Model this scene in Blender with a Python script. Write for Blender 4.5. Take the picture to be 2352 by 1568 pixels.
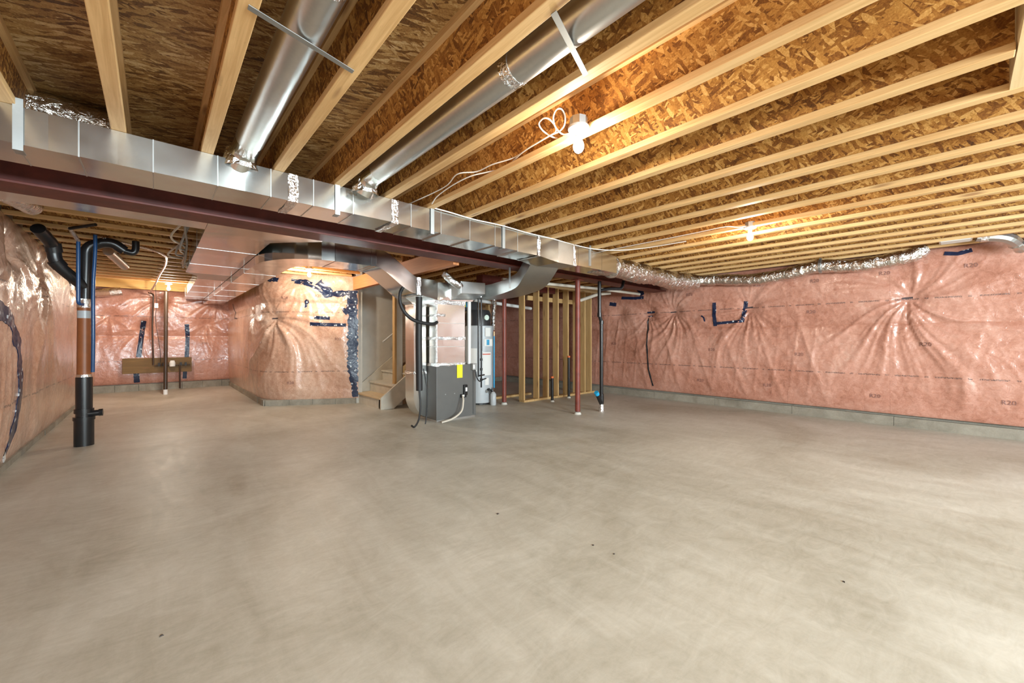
import bpy, math, random
import numpy as np
from mathutils import Vector, Matrix
random.seed(7)
for o in list(bpy.data.objects): bpy.data.objects.remove(o)
SC = bpy.context.scene; COL = SC.collection
PI = math.pi
# ------------------------------------------------------------------ camera, world, lights, exposure
CAMH = 1.2
YAW = math.atan2(821, 917)
cd = bpy.data.cameras.new('camera'); cam = bpy.data.objects.new('camera', cd); COL.objects.link(cam)
cam.location = (0, 0, CAMH); cam.rotation_euler = (PI/2, 0, -YAW)
cd.sensor_width = 36; cd.lens = 917/2352*36; cd.shift_y = -3/2352; cd.clip_start = 0.02; cd.clip_end = 60
SC.camera = cam
w = bpy.data.worlds.new('world'); SC.world = w; w.use_nodes = True
w.node_tree.nodes['Background'].inputs[0].default_value = (0.75, 0.87, 1.0, 1)
w.node_tree.nodes['Background'].inputs[1].default_value = 1.0
SC.view_settings.view_transform = 'Standard'; SC.view_settings.look = 'None'
SC.view_settings.gamma = 1; SC.view_settings.use_curve_mapping = False
SC.view_settings.exposure = 0.45
BULB_W = 30
WINDOWS = [(0.2, 1.7), (3.4, 5.2)]            # daylight windows in the wall behind the camera
for k, (a, b) in enumerate(WINDOWS):
    l = bpy.data.lights.new('window_daylight', 'AREA'); l.shape = 'RECTANGLE'; l.size = b-a; l.size_y = 0.9
    l.energy = (430, 300)[k]; l.color = (0.80, 0.94, 1.0)
    o = bpy.data.objects.new('window_daylight', l); COL.objects.link(o)
    o.location = ((a+b)/2, -4.52, 1.7); o.rotation_euler = (PI/2, 0, 0)

# ------------------------------------------------------------------ materials
def newmat(name):
    m = bpy.data.materials.new(name); m.use_nodes = True
    nt = m.node_tree; return m, nt, nt.nodes['Principled BSDF']
def N(nt, t, **kw):
    n = nt.nodes.new(t)
    for k, v in kw.items():
        if k.startswith('i_'):
            key = k[2:]; key = int(key) if key.isdigit() else key
            n.inputs[key].default_value = v
        else: setattr(n, k, v)
    return n
def ramp(nt, fac, stops):
    r = nt.nodes.new('ShaderNodeValToRGB'); e = r.color_ramp.elements
    while len(e) < len(stops): e.new(0.5)
    for i, (p, c) in enumerate(stops):
        e[i].position = p; e[i].color = (c[0], c[1], c[2], 1)
    nt.links.new(fac, r.inputs[0]); return r.outputs[0]
def math2(nt, op, a, b=None, clamp=False):
    n = nt.nodes.new('ShaderNodeMath'); n.operation = op; n.use_clamp = clamp
    for i, x in enumerate((a, b)):
        if x is None: continue
        if isinstance(x, (int, float)): n.inputs[i].default_value = x
        else: nt.links.new(x, n.inputs[i])
    return n.outputs[0]
def mixc(nt, fac, a, b, mode='MIX'):
    n = nt.nodes.new('ShaderNodeMix'); n.data_type = 'RGBA'; n.blend_type = mode
    for i, x in ((0, fac), (6, a), (7, b)):
        if isinstance(x, (int, float)): n.inputs[i].default_value = x
        elif isinstance(x, tuple): n.inputs[i].default_value = (x[0], x[1], x[2], 1)
        else: nt.links.new(x, n.inputs[i])
    return n.outputs[2]
def coords(nt, jitter=True):
    tc = nt.nodes.new('ShaderNodeTexCoord'); out = tc.outputs['Object']
    if jitter:
        oi = nt.nodes.new('ShaderNodeObjectInfo')
        m = N(nt, 'ShaderNodeVectorMath', operation='SCALE'); m.inputs[0].default_value = (37.3, 61.7, 23.1)
        nt.links.new(oi.outputs['Random'], m.inputs['Scale'])
        a = N(nt, 'ShaderNodeVectorMath', operation='ADD')
        nt.links.new(out, a.inputs[0]); nt.links.new(m.outputs[0], a.inputs[1]); out = a.outputs[0]
    return out
def mapping(nt, src, scale=(1, 1, 1), rot=(0, 0, 0), loc=(0, 0, 0)):
    mp = N(nt, 'ShaderNodeMapping'); mp.inputs['Scale'].default_value = scale
    mp.inputs['Rotation'].default_value = rot; mp.inputs['Location'].default_value = loc
    nt.links.new(src, mp.inputs['Vector']); return mp.outputs[0]
def noise(nt, vec, scale=5, detail=4, rough=0.5, dist=0):
    n = N(nt, 'ShaderNodeTexNoise', i_Scale=scale, i_Detail=detail, i_Roughness=rough, i_Distortion=dist)
    nt.links.new(vec, n.inputs['Vector']); return n
def bump(nt, bs, h, strength=0.3, dist=0.01):
    b = N(nt, 'ShaderNodeBump', i_Strength=strength, i_Distance=dist)
    nt.links.new(h, b.inputs['Height']); nt.links.new(b.outputs[0], bs.inputs['Normal']); return b
def plain(name, col, rough=0.6, metal=0.0, var=0.12, coat=0.0, emis=None):
    m, nt, bs = newmat(name)
    c = coords(nt); n = noise(nt, c, 9, 3)
    d = tuple(x*(1-var) for x in col); l = tuple(min(1, x*(1+var)) for x in col)
    nt.links.new(ramp(nt, n.outputs[0], [(0.3, d), (0.7, l)]), bs.inputs['Base Color'])
    bs.inputs['Roughness'].default_value = rough; bs.inputs['Metallic'].default_value = metal
    bs.inputs['Coat Weight'].default_value = coat
    if emis:
        bs.inputs['Emission Color'].default_value = (*emis[0], 1); bs.inputs['Emission Strength'].default_value = emis[1]
    return m

def osb(name, axis, tint=(1, 1, 1), bias=0.0):
    """oriented strand board: four layers of stretched flakes lying at different angles"""
    m, nt, bs = newmat(name); c = coords(nt)
    w_ = noise(nt, c, 14, 2, 0.5)
    wv = N(nt, 'ShaderNodeVectorMath', operation='SCALE'); wv.inputs['Scale'].default_value = 0.02
    nt.links.new(w_.outputs['Color'], wv.inputs[0])
    ad = N(nt, 'ShaderNodeVectorMath', operation='ADD'); nt.links.new(c, ad.inputs[0]); nt.links.new(wv.outputs[0], ad.inputs[1])
    c = ad.outputs[0]
    val = None
    for i, (ang, ls, ss) in enumerate([(0.15, 10, 46), (0.9, 9, 42), (-0.7, 12, 60), (0.35, 8, 34), (2.1, 11, 40)]):
        if axis == 'x': rot = (ang, 0, 0); sc = (6, ls*1.5, ss*1.55)
        else: rot = (0, 0, ang*0.7 if i < 4 else 0.5); sc = (ls*1.2, ss*1.35, 6)
        r0 = mapping(nt, c, (1, 1, 1), rot, (i*3.1, i*1.7, i*2.3))
        v = N(nt, 'ShaderNodeTexVoronoi', i_Scale=1.0); v.feature = 'F1'
        nt.links.new(mapping(nt, r0, sc), v.inputs['Vector'])
        s = N(nt, 'ShaderNodeSeparateColor'); nt.links.new(v.outputs['Color'], s.inputs[0])
        if val is None: val = s.outputs[0]
        else:
            msk = math2(nt, 'GREATER_THAN', s.outputs[1], 0.58)
            mx = N(nt, 'ShaderNodeMix'); mx.data_type = 'FLOAT'
            nt.links.new(msk, mx.inputs[0]); nt.links.new(val, mx.inputs[2]); nt.links.new(s.outputs[0], mx.inputs[3]); val = mx.outputs[0]
    fine = noise(nt, mapping(nt, c, (40, 40, 40)), 3, 4, 0.6)
    big = noise(nt, c, 2.2, 2)
    v2 = math2(nt, 'ADD', math2(nt, 'MULTIPLY', val, 0.52), math2(nt, 'MULTIPLY', fine.outputs[0], 0.55))
    v2 = math2(nt, 'ADD', v2, math2(nt, 'MULTIPLY', math2(nt, 'SUBTRACT', big.outputs[0], 0.5), 0.5))
    v2 = math2(nt, 'ADD', v2, bias)
    T = lambda a: tuple(x*y for x, y in zip(a, tint))
    col = ramp(nt, v2, [(0.14, T((0.07, 0.028, 0.008))), (0.36, T((0.22, 0.10, 0.024))), (0.52, T((0.38, 0.205, 0.06))), (0.68, T((0.52, 0.32, 0.11))), (0.86, T((0.74, 0.55, 0.28)))])
    nt.links.new(col, bs.inputs['Base Color']); bs.inputs['Roughness'].default_value = 0.62
    bump(nt, bs, v2, 0.35, 0.006); return m

def wood(name, axis, dark, light, knot=(0.25, 0.11, 0.04), rough=0.6):
    """sawn softwood, grain running along axis"""
    m, nt, bs = newmat(name); c = coords(nt)
    k = {'x': 0, 'y': 1, 'z': 2}[axis]
    sc = [26.0]*3; sc[k] = 1.1
    g = noise(nt, mapping(nt, c, tuple(sc)), 1.6, 5, 0.6, 1.2)
    b = noise(nt, c, 1.3, 2)
    v = math2(nt, 'ADD', math2(nt, 'MULTIPLY', g.outputs[0], 0.75), math2(nt, 'MULTIPLY', b.outputs[0], 0.3))
    col = ramp(nt, v, [(0.3, dark), (0.52, tuple((a+b_)/2 for a, b_ in zip(dark, light))), (0.7, light)])
    ks = [16.0]*3; ks[k] = 3.0
    vo = N(nt, 'ShaderNodeTexVoronoi', i_Scale=0.55); nt.links.new(mapping(nt, c, tuple(ks)), vo.inputs['Vector'])
    km = ramp(nt, vo.outputs['Distance'], [(0.05, (1, 1, 1)), (0.16, (0, 0, 0))])
    col = mixc(nt, math2(nt, 'MULTIPLY', km, 0.75), col, knot)
    st = noise(nt, mapping(nt, c, (30, 30, 30)), 1.2, 6, 0.75)
    sm = ramp(nt, st.outputs[0], [(0.62, (0, 0, 0)), (0.72, (1, 1, 1))])
    col = mixc(nt, math2(nt, 'MULTIPLY', sm, 0.3), col, tuple(x*0.45 for x in dark))
    nt.links.new(col, bs.inputs['Base Color']); bs.inputs['Roughness'].default_value = rough
    bump(nt, bs, g.outputs[0], 0.15, 0.003); return m

def metal(name, col=(0.78, 0.79, 0.78), rough=0.24, wrinkle=0.0, spangle=0.06, wscale=25):
    m, nt, bs = newmat(name); c = coords(nt)
    v = N(nt, 'ShaderNodeTexVoronoi', i_Scale=60.0); nt.links.new(c, v.inputs['Vector'])
    s = N(nt, 'ShaderNodeSeparateColor'); nt.links.new(v.outputs['Color'], s.inputs[0])
    n = noise(nt, c, 3, 3)
    vv = math2(nt, 'ADD', math2(nt, 'MULTIPLY', s.outputs[0], spangle), math2(nt, 'MULTIPLY', n.outputs[0], 0.2))
    nt.links.new(ramp(nt, vv, [(0.0, tuple(x*0.85 for x in col)), (0.25, col)]), bs.inputs['Base Color'])
    bs.inputs['Metallic'].default_value = 1
    nt.links.new(math2(nt, 'ADD', math2(nt, 'MULTIPLY', n.outputs[0], 0.12), rough-0.06), bs.inputs['Roughness'])
    if wrinkle:
        w1 = noise(nt, c, wscale, 3, 0.6, 1.5)
        bump(nt, bs, w1.outputs[0], wrinkle, 0.02)
    else:
        w1 = noise(nt, c, 1.7, 2, 0.5)
        bump(nt, bs, w1.outputs[0], 0.25, 0.05)
    return m

def plastic_wall(name, hue=(1, 1, 1), lines=(), seam_shade=None):
    """pink glass-wool batts seen through a clear polyethylene sheet; UV = metres along / up the wall"""
    m, nt, bs = newmat(name)
    uv = N(nt, 'ShaderNodeUVMap').outputs[0]
    sx = N(nt, 'ShaderNodeSeparateXYZ'); nt.links.new(uv, sx.inputs[0]); U, V = sx.outputs[0], sx.outputs[1]
    n1 = noise(nt, uv, 1.6, 3, 0.55, 0.6); n2 = noise(nt, uv, 11, 6, 0.7, 1.0); n3 = noise(nt, mapping(nt, uv, (1, 1, 1), (0, 0, 0.7)), 38, 4, 0.65, 1.5)
    v = math2(nt, 'ADD', math2(nt, 'MULTIPLY', n1.outputs[0], 0.4), math2(nt, 'MULTIPLY', n2.outputs[0], 0.4))
    v = math2(nt, 'ADD', v, math2(nt, 'MULTIPLY', n3.outputs[0], 0.25))
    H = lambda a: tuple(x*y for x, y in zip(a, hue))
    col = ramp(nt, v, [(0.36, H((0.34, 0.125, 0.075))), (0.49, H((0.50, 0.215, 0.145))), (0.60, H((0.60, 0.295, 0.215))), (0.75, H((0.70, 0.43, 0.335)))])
    # butt joints between the batts
    bt = math2(nt, 'FRACT', math2(nt, 'MULTIPLY', math2(nt, 'ADD', U, 0.13), 1/1.22))
    bm = math2(nt, 'MULTIPLY', math2(nt, 'LESS_THAN', bt, 0.006), 0.35)
    col = mixc(nt, bm, col, H((0.30, 0.10, 0.06)))
    if seam_shade is not None:
        d = math2(nt, 'ABSOLUTE', math2(nt, 'SUBTRACT', V, seam_shade))
        sm = ramp(nt, d, [(0.0, (1, 1, 1)), (0.022, (0, 0, 0))])  # shade in the crease at the batt seam, painted darker into the colour
        col = mixc(nt, math2(nt, 'MULTIPLY', sm, 0.35), col, H((0.36, 0.12, 0.06)))
    for z in lines:   # the maker's small print, repeated along the sheet, too small to read
        d = math2(nt, 'ABSOLUTE', math2(nt, 'SUBTRACT', V, z))
        band = math2(nt, 'LESS_THAN', d, 0.010)
        word = math2(nt, 'LESS_THAN', math2(nt, 'FRACT', math2(nt, 'MULTIPLY', U, 2.6)), 0.62)
        w2 = math2(nt, 'LESS_THAN', math2(nt, 'ABSOLUTE', math2(nt, 'SUBTRACT', math2(nt, 'FRACT', math2(nt, 'MULTIPLY', U, 2.6)), 0.80)), 0.05)
        gl = noise(nt, mapping(nt, uv, (150, 90, 1)), 1, 2, 0.5)
        ink = math2(nt, 'GREATER_THAN', gl.outputs[0], 0.48)
        mk = math2(nt, 'MULTIPLY', math2(nt, 'MULTIPLY', band, math2(nt, 'MAXIMUM', word, w2)), ink)
        col = mixc(nt, math2(nt, 'MULTIPLY', mk, 0.8), col, (0.06, 0.045, 0.05))
    nt.links.new(col, bs.inputs['Base Color'])
    bs.inputs['Roughness'].default_value = 0.42; bs.inputs['Specular IOR Level'].default_value = 0.45
    bs.inputs['Coat Weight'].default_value = 0.9; bs.inputs['Coat Roughness'].default_value = 0.11; bs.inputs['Coat IOR'].default_value = 1.5
    w1 = noise(nt, mapping(nt, uv, (1, 1, 1), (0, 0, 0.4)), 9, 5, 0.6, 1.2)
    b1 = N(nt, 'ShaderNodeBump', i_Strength=0.35, i_Distance=0.02); nt.links.new(w1.outputs[0], b1.inputs['Height'])
    nt.links.new(b1.outputs[0], bs.inputs['Coat Normal']); nt.links.new(b1.outputs[0], bs.inputs['Normal'])
    return m

def concrete(name, lo, hi, sc=1.0, rough=0.6, bmp=0.1):
    m, nt, bs = newmat(name); c = coords(nt, False)
    n1 = noise(nt, mapping(nt, c, (1, 1, 1), (0, 0, 0.6)), 0.55*sc, 5, 0.6, 0.8)
    n2 = noise(nt, mapping(nt, c, (3.0, 0.8, 1), (0, 0, -0.75)), 1.6*sc, 6, 0.65, 1.2)
    n3 = noise(nt, c, 60*sc, 4, 0.7)
    n4 = noise(nt, mapping(nt, c, (1, 2.4, 1), (0, 0, 0.9)), 4.2*sc, 7, 0.7, 2.0)
    v = math2(nt, 'ADD', math2(nt, 'MULTIPLY', n1.outputs[0], 0.5), math2(nt, 'MULTIPLY', n2.outputs[0], 0.22))
    v = math2(nt, 'ADD', v, math2(nt, 'MULTIPLY', n3.outputs[0], 0.08))
    v = math2(nt, 'ADD', v, math2(nt, 'MULTIPLY', n4.outputs[0], 0.22))
    mid = tuple((a+b)/2 for a, b in zip(lo, hi))
    nt.links.new(ramp(nt, v, [(0.38, lo), (0.5, mid), (0.62, hi)]), bs.inputs['Base Color'])
    nt.links.new(math2(nt, 'ADD', math2(nt, 'MULTIPLY', n2.outputs[0], 0.3), rough-0.15), bs.inputs['Roughness'])
    bump(nt, bs, n4.outputs[0], bmp, 0.004); return m

def tape_mat(name):
    m, nt, bs = newmat(name); c = coords(nt, False)
    v = N(nt, 'ShaderNodeTexVoronoi', i_Scale=13.0); nt.links.new(c, v.inputs['Vector'])
    n = noise(nt, c, 90, 2)
    d = math2(nt, 'ADD', v.outputs['Distance'], math2(nt, 'MULTIPLY', n.outputs[0], 0.25))
    nt.links.new(ramp(nt, d, [(0.30, (0.55, 0.62, 0.68)), (0.36, (0.012, 0.022, 0.06))]), bs.inputs['Base Color'])
    bs.inputs['Roughness'].default_value = 0.3
    bump(nt, bs, noise(nt, c, 20, 3).outputs[0], 0.4, 0.01); return m

M = {}
M['web'] = osb('strand_board_web', 'x', (1.08, 0.86, 0.54), 0.0)
M['sub'] = osb('strand_board_subfloor', 'z', (0.90, 0.86, 0.84), -0.02)
M['flange'] = wood('flange_lumber', 'y', (0.56, 0.315, 0.115), (0.81, 0.55, 0.26))
M['stud'] = wood('stud_lumber', 'z', (0.42, 0.24, 0.085), (0.66, 0.44, 0.20))
M['plank'] = wood('plank_lumber', 'x', (0.11, 0.055, 0.010), (0.20, 0.11, 0.025))
M['pine'] = wood('pale_pine', 'x', (0.66, 0.44, 0.20), (0.84, 0.66, 0.38))
M['lvl'] = wood('laminated_veneer_beam', 'y', (0.50, 0.17, 0.055), (0.62, 0.25, 0.09))
M['rim'] = wood('rim_board', 'x', (0.62, 0.36, 0.10), (0.80, 0.54, 0.20))
M['red'] = plain('red_oxide_primer', (0.115, 0.022, 0.015), 0.5, 0, 0.25)
M['redcol'] = plain('red_oxide_column_paint', (0.19, 0.042, 0.028), 0.45, 0, 0.2)
M['galv'] = metal('galvanised_sheet', (0.74, 0.77, 0.76), 0.2)
M['galvmir'] = metal('shiny_galvanised_sheet', (0.72, 0.72, 0.70), 0.13)
M['galvpipe'] = metal('galvanised_pipe', (0.70, 0.71, 0.70), 0.33)
M['galvdull'] = metal('dull_galvanised_sheet', (0.60, 0.61, 0.60), 0.36)
M['foil'] = metal('aluminium_foil_tape', (0.86, 0.86, 0.86), 0.16, 0.7, 0.0, 28)
M['foilwrap'] = metal('foil_faced_duct_wrap', (0.82, 0.79, 0.74), 0.2, 1.0, 0.0, 17)
M['strap'] = metal('zinc_strap', (0.46, 0.48, 0.48), 0.5)
M['floor'] = concrete('floor_concrete', (0.34, 0.315, 0.25), (0.60, 0.585, 0.52), 1.0, 0.46, 0.06)
M['block'] = concrete('concrete_block_grey', (0.20, 0.18, 0.14), (0.36, 0.33, 0.27), 5.0, 0.8, 0.5)
M['found'] = concrete('foundation_concrete', (0.20, 0.185, 0.15), (0.34, 0.31, 0.26), 3.0, 0.8, 0.3)
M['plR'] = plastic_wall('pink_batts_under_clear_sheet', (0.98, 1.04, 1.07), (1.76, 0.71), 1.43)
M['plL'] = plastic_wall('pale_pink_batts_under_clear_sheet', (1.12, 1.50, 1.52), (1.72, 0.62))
M['tape'] = tape_mat('navy_sheathing_tape')
M['ink'] = plain('stamp_ink', (0.06, 0.045, 0.05), 0.6)
M['fadedink'] = plain('faded_stamp_ink', (0.26, 0.13, 0.11), 0.4)
M['black'] = plain('black_drain_plastic', (0.012, 0.012, 0.013), 0.28)
M['blackrub'] = plain('black_rubber', (0.016, 0.016, 0.017), 0.55)
M['blue'] = plain('dark_blue_tubing', (0.012, 0.06, 0.17), 0.3)
M['brightblue'] = plain('bright_blue_tubing', (0.02, 0.36, 0.66), 0.35)
M['orange'] = plain('brown_orange_wrap', (0.27, 0.085, 0.025), 0.45)
M['orangecap'] = plain('orange_cap', (0.75, 0.15, 0.03), 0.4)
M['white'] = plain('white_plastic', (0.80, 0.80, 0.78), 0.4, 0, 0.03)
M['ivory'] = plain('white_vent_pipe', (0.62, 0.56, 0.47), 0.4, 0, 0.04)
M['cable'] = plain('white_cable', (0.80, 0.76, 0.70), 0.45, 0, 0.04)
M['dry'] = plain('unpainted_drywall', (0.60, 0.58, 0.52), 0.85, 0, 0.04)
M['paintwood'] = plain('dusty_painted_board', (0.62, 0.58, 0.49), 0.7, 0, 0.08)
M['tread'] = wood('stair_tread', 'y', (0.60, 0.44, 0.25), (0.74, 0.60, 0.40))
M['cab'] = plain('charcoal_enamel', (0.115, 0.115, 0.11), 0.38, 0, 0.04)
M['tank'] = plain('grey_enamel', (0.44, 0.47, 0.49), 0.35, 0, 0.04)
M['tankblack'] = plain('black_enamel', (0.025, 0.027, 0.03), 0.35)
M['yellow'] = plain('yellow_card', (0.85, 0.72, 0.02), 0.6, 0, 0.03)
M['paper'] = plain('white_paper', (0.78, 0.78, 0.75), 0.7, 0, 0.02)
M['printblue'] = plain('blue_print', (0.05, 0.35, 0.6), 0.6)
M['printred'] = plain('red_print', (0.6, 0.12, 0.08), 0.6)
M['greenlabel'] = plain('pale_green_label', (0.62, 0.75, 0.66), 0.6)
M['copper'] = plain('copper_pipe', (0.70, 0.34, 0.18), 0.3, 1.0)
M['brown'] = plain('dark_brown_pipe', (0.05, 0.028, 0.016), 0.4)
M['darkwood'] = wood('dark_brown_board', 'x', (0.20, 0.11, 0.05), (0.34, 0.20, 0.10))  # wood that is dark brown itself, for the stair panel and deck
M['grey'] = plain('grey_conduit', (0.30, 0.30, 0.29), 0.5)
M['lamp'] = plain('lampholder_porcelain', (0.55, 0.55, 0.53), 0.5, 0, 0.03)
M['bulb'] = plain('lit_bulb_glass', (1, 1, 1), 0.3, 0, 0.0, 0, ((1.0, 0.93, 0.80), 14))
M['debris'] = plain('dark_debris', (0.05, 0.04, 0.035), 0.8)

# ------------------------------------------------------------------ mesh helpers
def wloc(p):
    v = Vector((0, 0, 0))
    while p is not None: v += p.location; p = p.parent
    return v
def tag(o, label=None, cat=None, group=None, kind=None):
    if label: o['label'] = label
    if cat: o['category'] = cat
    if group: o['group'] = group
    if kind: o['kind'] = kind
    return o
def thing(name, label, cat, loc=(0, 0, 0), group=None, rotz=0):
    o = bpy.data.objects.new(name, None); COL.objects.link(o); o.location = loc; o.rotation_euler = (0, 0, rotz)
    o.empty_display_size = 0.05
    return tag(o, label, cat, group)
class MB:
    def __init__(s): s.v = []; s.f = []; s.uv = None
    def add(s, vs, fs):
        b = len(s.v); s.v += [tuple(x) for x in vs]; s.f += [tuple(i+b for i in f) for f in fs]; return s
    def box(s, x0, y0, z0, x1, y1, z1):
        vs = [(x, y, z) for z in (z0, z1) for (x, y) in ((x0, y0), (x1, y0), (x1, y1), (x0, y1))]
        return s.add(vs, [(3, 2, 1, 0), (4, 5, 6, 7), (0, 1, 5, 4), (1, 2, 6, 5), (2, 3, 7, 6), (3, 0, 4, 7)])
    def hexa(s, vs):   # eight corners, bottom ring then top ring
        return s.add(vs, [(3, 2, 1, 0), (4, 5, 6, 7), (0, 1, 5, 4), (1, 2, 6, 5), (2, 3, 7, 6), (3, 0, 4, 7)])
    def prism(s, poly, axis, a0, a1):   # poly in the plane normal to axis
        n = len(poly)
        def P(p, a): return {'x': (a, p[0], p[1]), 'y': (p[0], a, p[1]), 'z': (p[0], p[1], a)}[axis]
        vs = [P(p, a0) for p in poly]+[P(p, a1) for p in poly]
        return s.add(vs, [tuple(range(n))[::-1], tuple(range(n, 2*n))]+[(i, (i+1) % n, n+(i+1) % n, n+i) for i in range(n)])
    def tube(s, pts, r, seg=14, caps=True, wob=0.0, rnd=None):
        P = [Vector(p) for p in pts]; n = len(P)
        R = r if isinstance(r, (list, tuple)) else [r]*n
        T = [(P[min(i+1, n-1)]-P[max(i-1, 0)]).normalized() for i in range(n)]
        up = Vector((0, 0, 1)) if abs(T[0].z) < 0.9 else Vector((1, 0, 0))
        a = T[0].cross(up).normalized(); vs = []
        for i in range(n):
            a = (a-T[i]*a.dot(T[i])).normalized(); b = T[i].cross(a)
            for k in range(seg):
                t = 2*PI*k/seg; rr = R[i]
                if wob: rr *= 1+wob*(random.random()-0.5)
                vs.append(P[i]+(a*math.cos(t)+b*math.sin(t))*rr)
        fs = [(i*seg+k, i*seg+(k+1) % seg, (i+1)*seg+(k+1) % seg, (i+1)*seg+k) for i in range(n-1) for k in range(seg)]
        if caps: fs += [tuple(range(seg))[::-1], tuple((n-1)*seg+k for k in range(seg))]
        return s.add(vs, fs)
    def lathe(s, c, prof, seg=24):
        vs = []; n = len(prof)
        for r, z in prof:
            for k in range(seg):
                t = 2*PI*k/seg; vs.append((c[0]+max(r, 1e-4)*math.cos(t), c[1]+max(r, 1e-4)*math.sin(t), c[2]+z))
        fs = [(i*seg+k, i*seg+(k+1) % seg, (i+1)*seg+(k+1) % seg, (i+1)*seg+k) for i in range(n-1) for k in range(seg)]
        fs += [tuple(range(seg))[::-1], tuple((n-1)*seg+k for k in range(seg))]
        return s.add(vs, fs)
    def rsweep(s, st):   # stations: (centre, side vector half, up vector half)
        vs = []
        for c, a, b in st:
            c, a, b = Vector(c), Vector(a), Vector(b)
            vs += [c-a-b, c+a-b, c+a+b, c-a+b]
        n = len(st)
        fs = [(i*4+k, i*4+(k+1) % 4, (i+1)*4+(k+1) % 4, (i+1)*4+k) for i in range(n-1) for k in range(4)]
        fs += [(3, 2, 1, 0), tuple((n-1)*4+k for k in range(4))]
        return s.add(vs, fs)
    def build(s, name, mat, parent=None, smooth=False, bevel=0.0, local=False, kind=None, label=None):
        me = bpy.data.meshes.new(name)
        off = Vector((0, 0, 0)) if local else wloc(parent)
        V = [(x-off.x, y-off.y, z-off.z) for x, y, z in s.v]
        me.from_pydata(V, [], s.f); me.update()
        import bmesh
        bm = bmesh.new(); bm.from_mesh(me); bmesh.ops.recalc_face_normals(bm, faces=bm.faces)
        bm.to_mesh(me); bm.free()
        me.materials.append(mat)
        o = bpy.data.objects.new(name, me); COL.objects.link(o); o.parent = parent
        if smooth:
            for p in me.polygons: p.use_smooth = True
            me.set_sharp_from_angle(angle=math.radians(40))
        if bevel:
            b = o.modifiers.new('bevel', 'BEVEL'); b.width = bevel; b.segments = 2; b.limit_method = 'ANGLE'
        if kind: o['kind'] = kind
        if label: o['label'] = label
        return o
def bx(*a): return MB().box(*a)
def fillet(pts, r, n=6):
    P = [Vector(p) for p in pts]; out = [P[0]]
    for i in range(1, len(P)-1):
        a, b, c = P[i-1], P[i], P[i+1]
        d1, d2 = (a-b), (c-b); q = min(r, d1.length*0.49, d2.length*0.49)
        s_, e_ = b+d1.normalized()*q, b+d2.normalized()*q
        for k in range(n+1):
            t = k/n; out.append(s_*(1-t)**2+b*2*t*(1-t)+e_*t*t)
    out.append(P[-1]); return out
def tb(pts, r, fr=0.1, seg=12, **k): return MB().tube(fillet(pts, fr) if fr else pts, r, seg, **k)
def spline(pts, n=10):
    P = [Vector(p) for p in pts]; P = [P[0]*2-P[1]]+P+[P[-1]*2-P[-2]]; out = []
    for i in range(1, len(P)-2):
        for k in range(n):
            t = k/n; a, b, c, d = P[i-1:i+3]
            out.append(0.5*((2*b)+(c-a)*t+(2*a-5*b+4*c-d)*t*t+(3*b-a-3*c+d)*t**3))
    out.append(P[-2]); return out
ORD = ['', 'first', 'second', 'third', 'fourth', 'fifth', 'sixth', 'seventh', 'eighth', 'ninth', 'tenth', 'eleventh', 'twelfth', 'thirteenth', 'fourteenth', 'fifteenth', 'sixteenth', 'seventeenth', 'eighteenth', 'nineteenth', 'twentieth', 'twenty-first', 'twenty-second', 'twenty-third']

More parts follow.
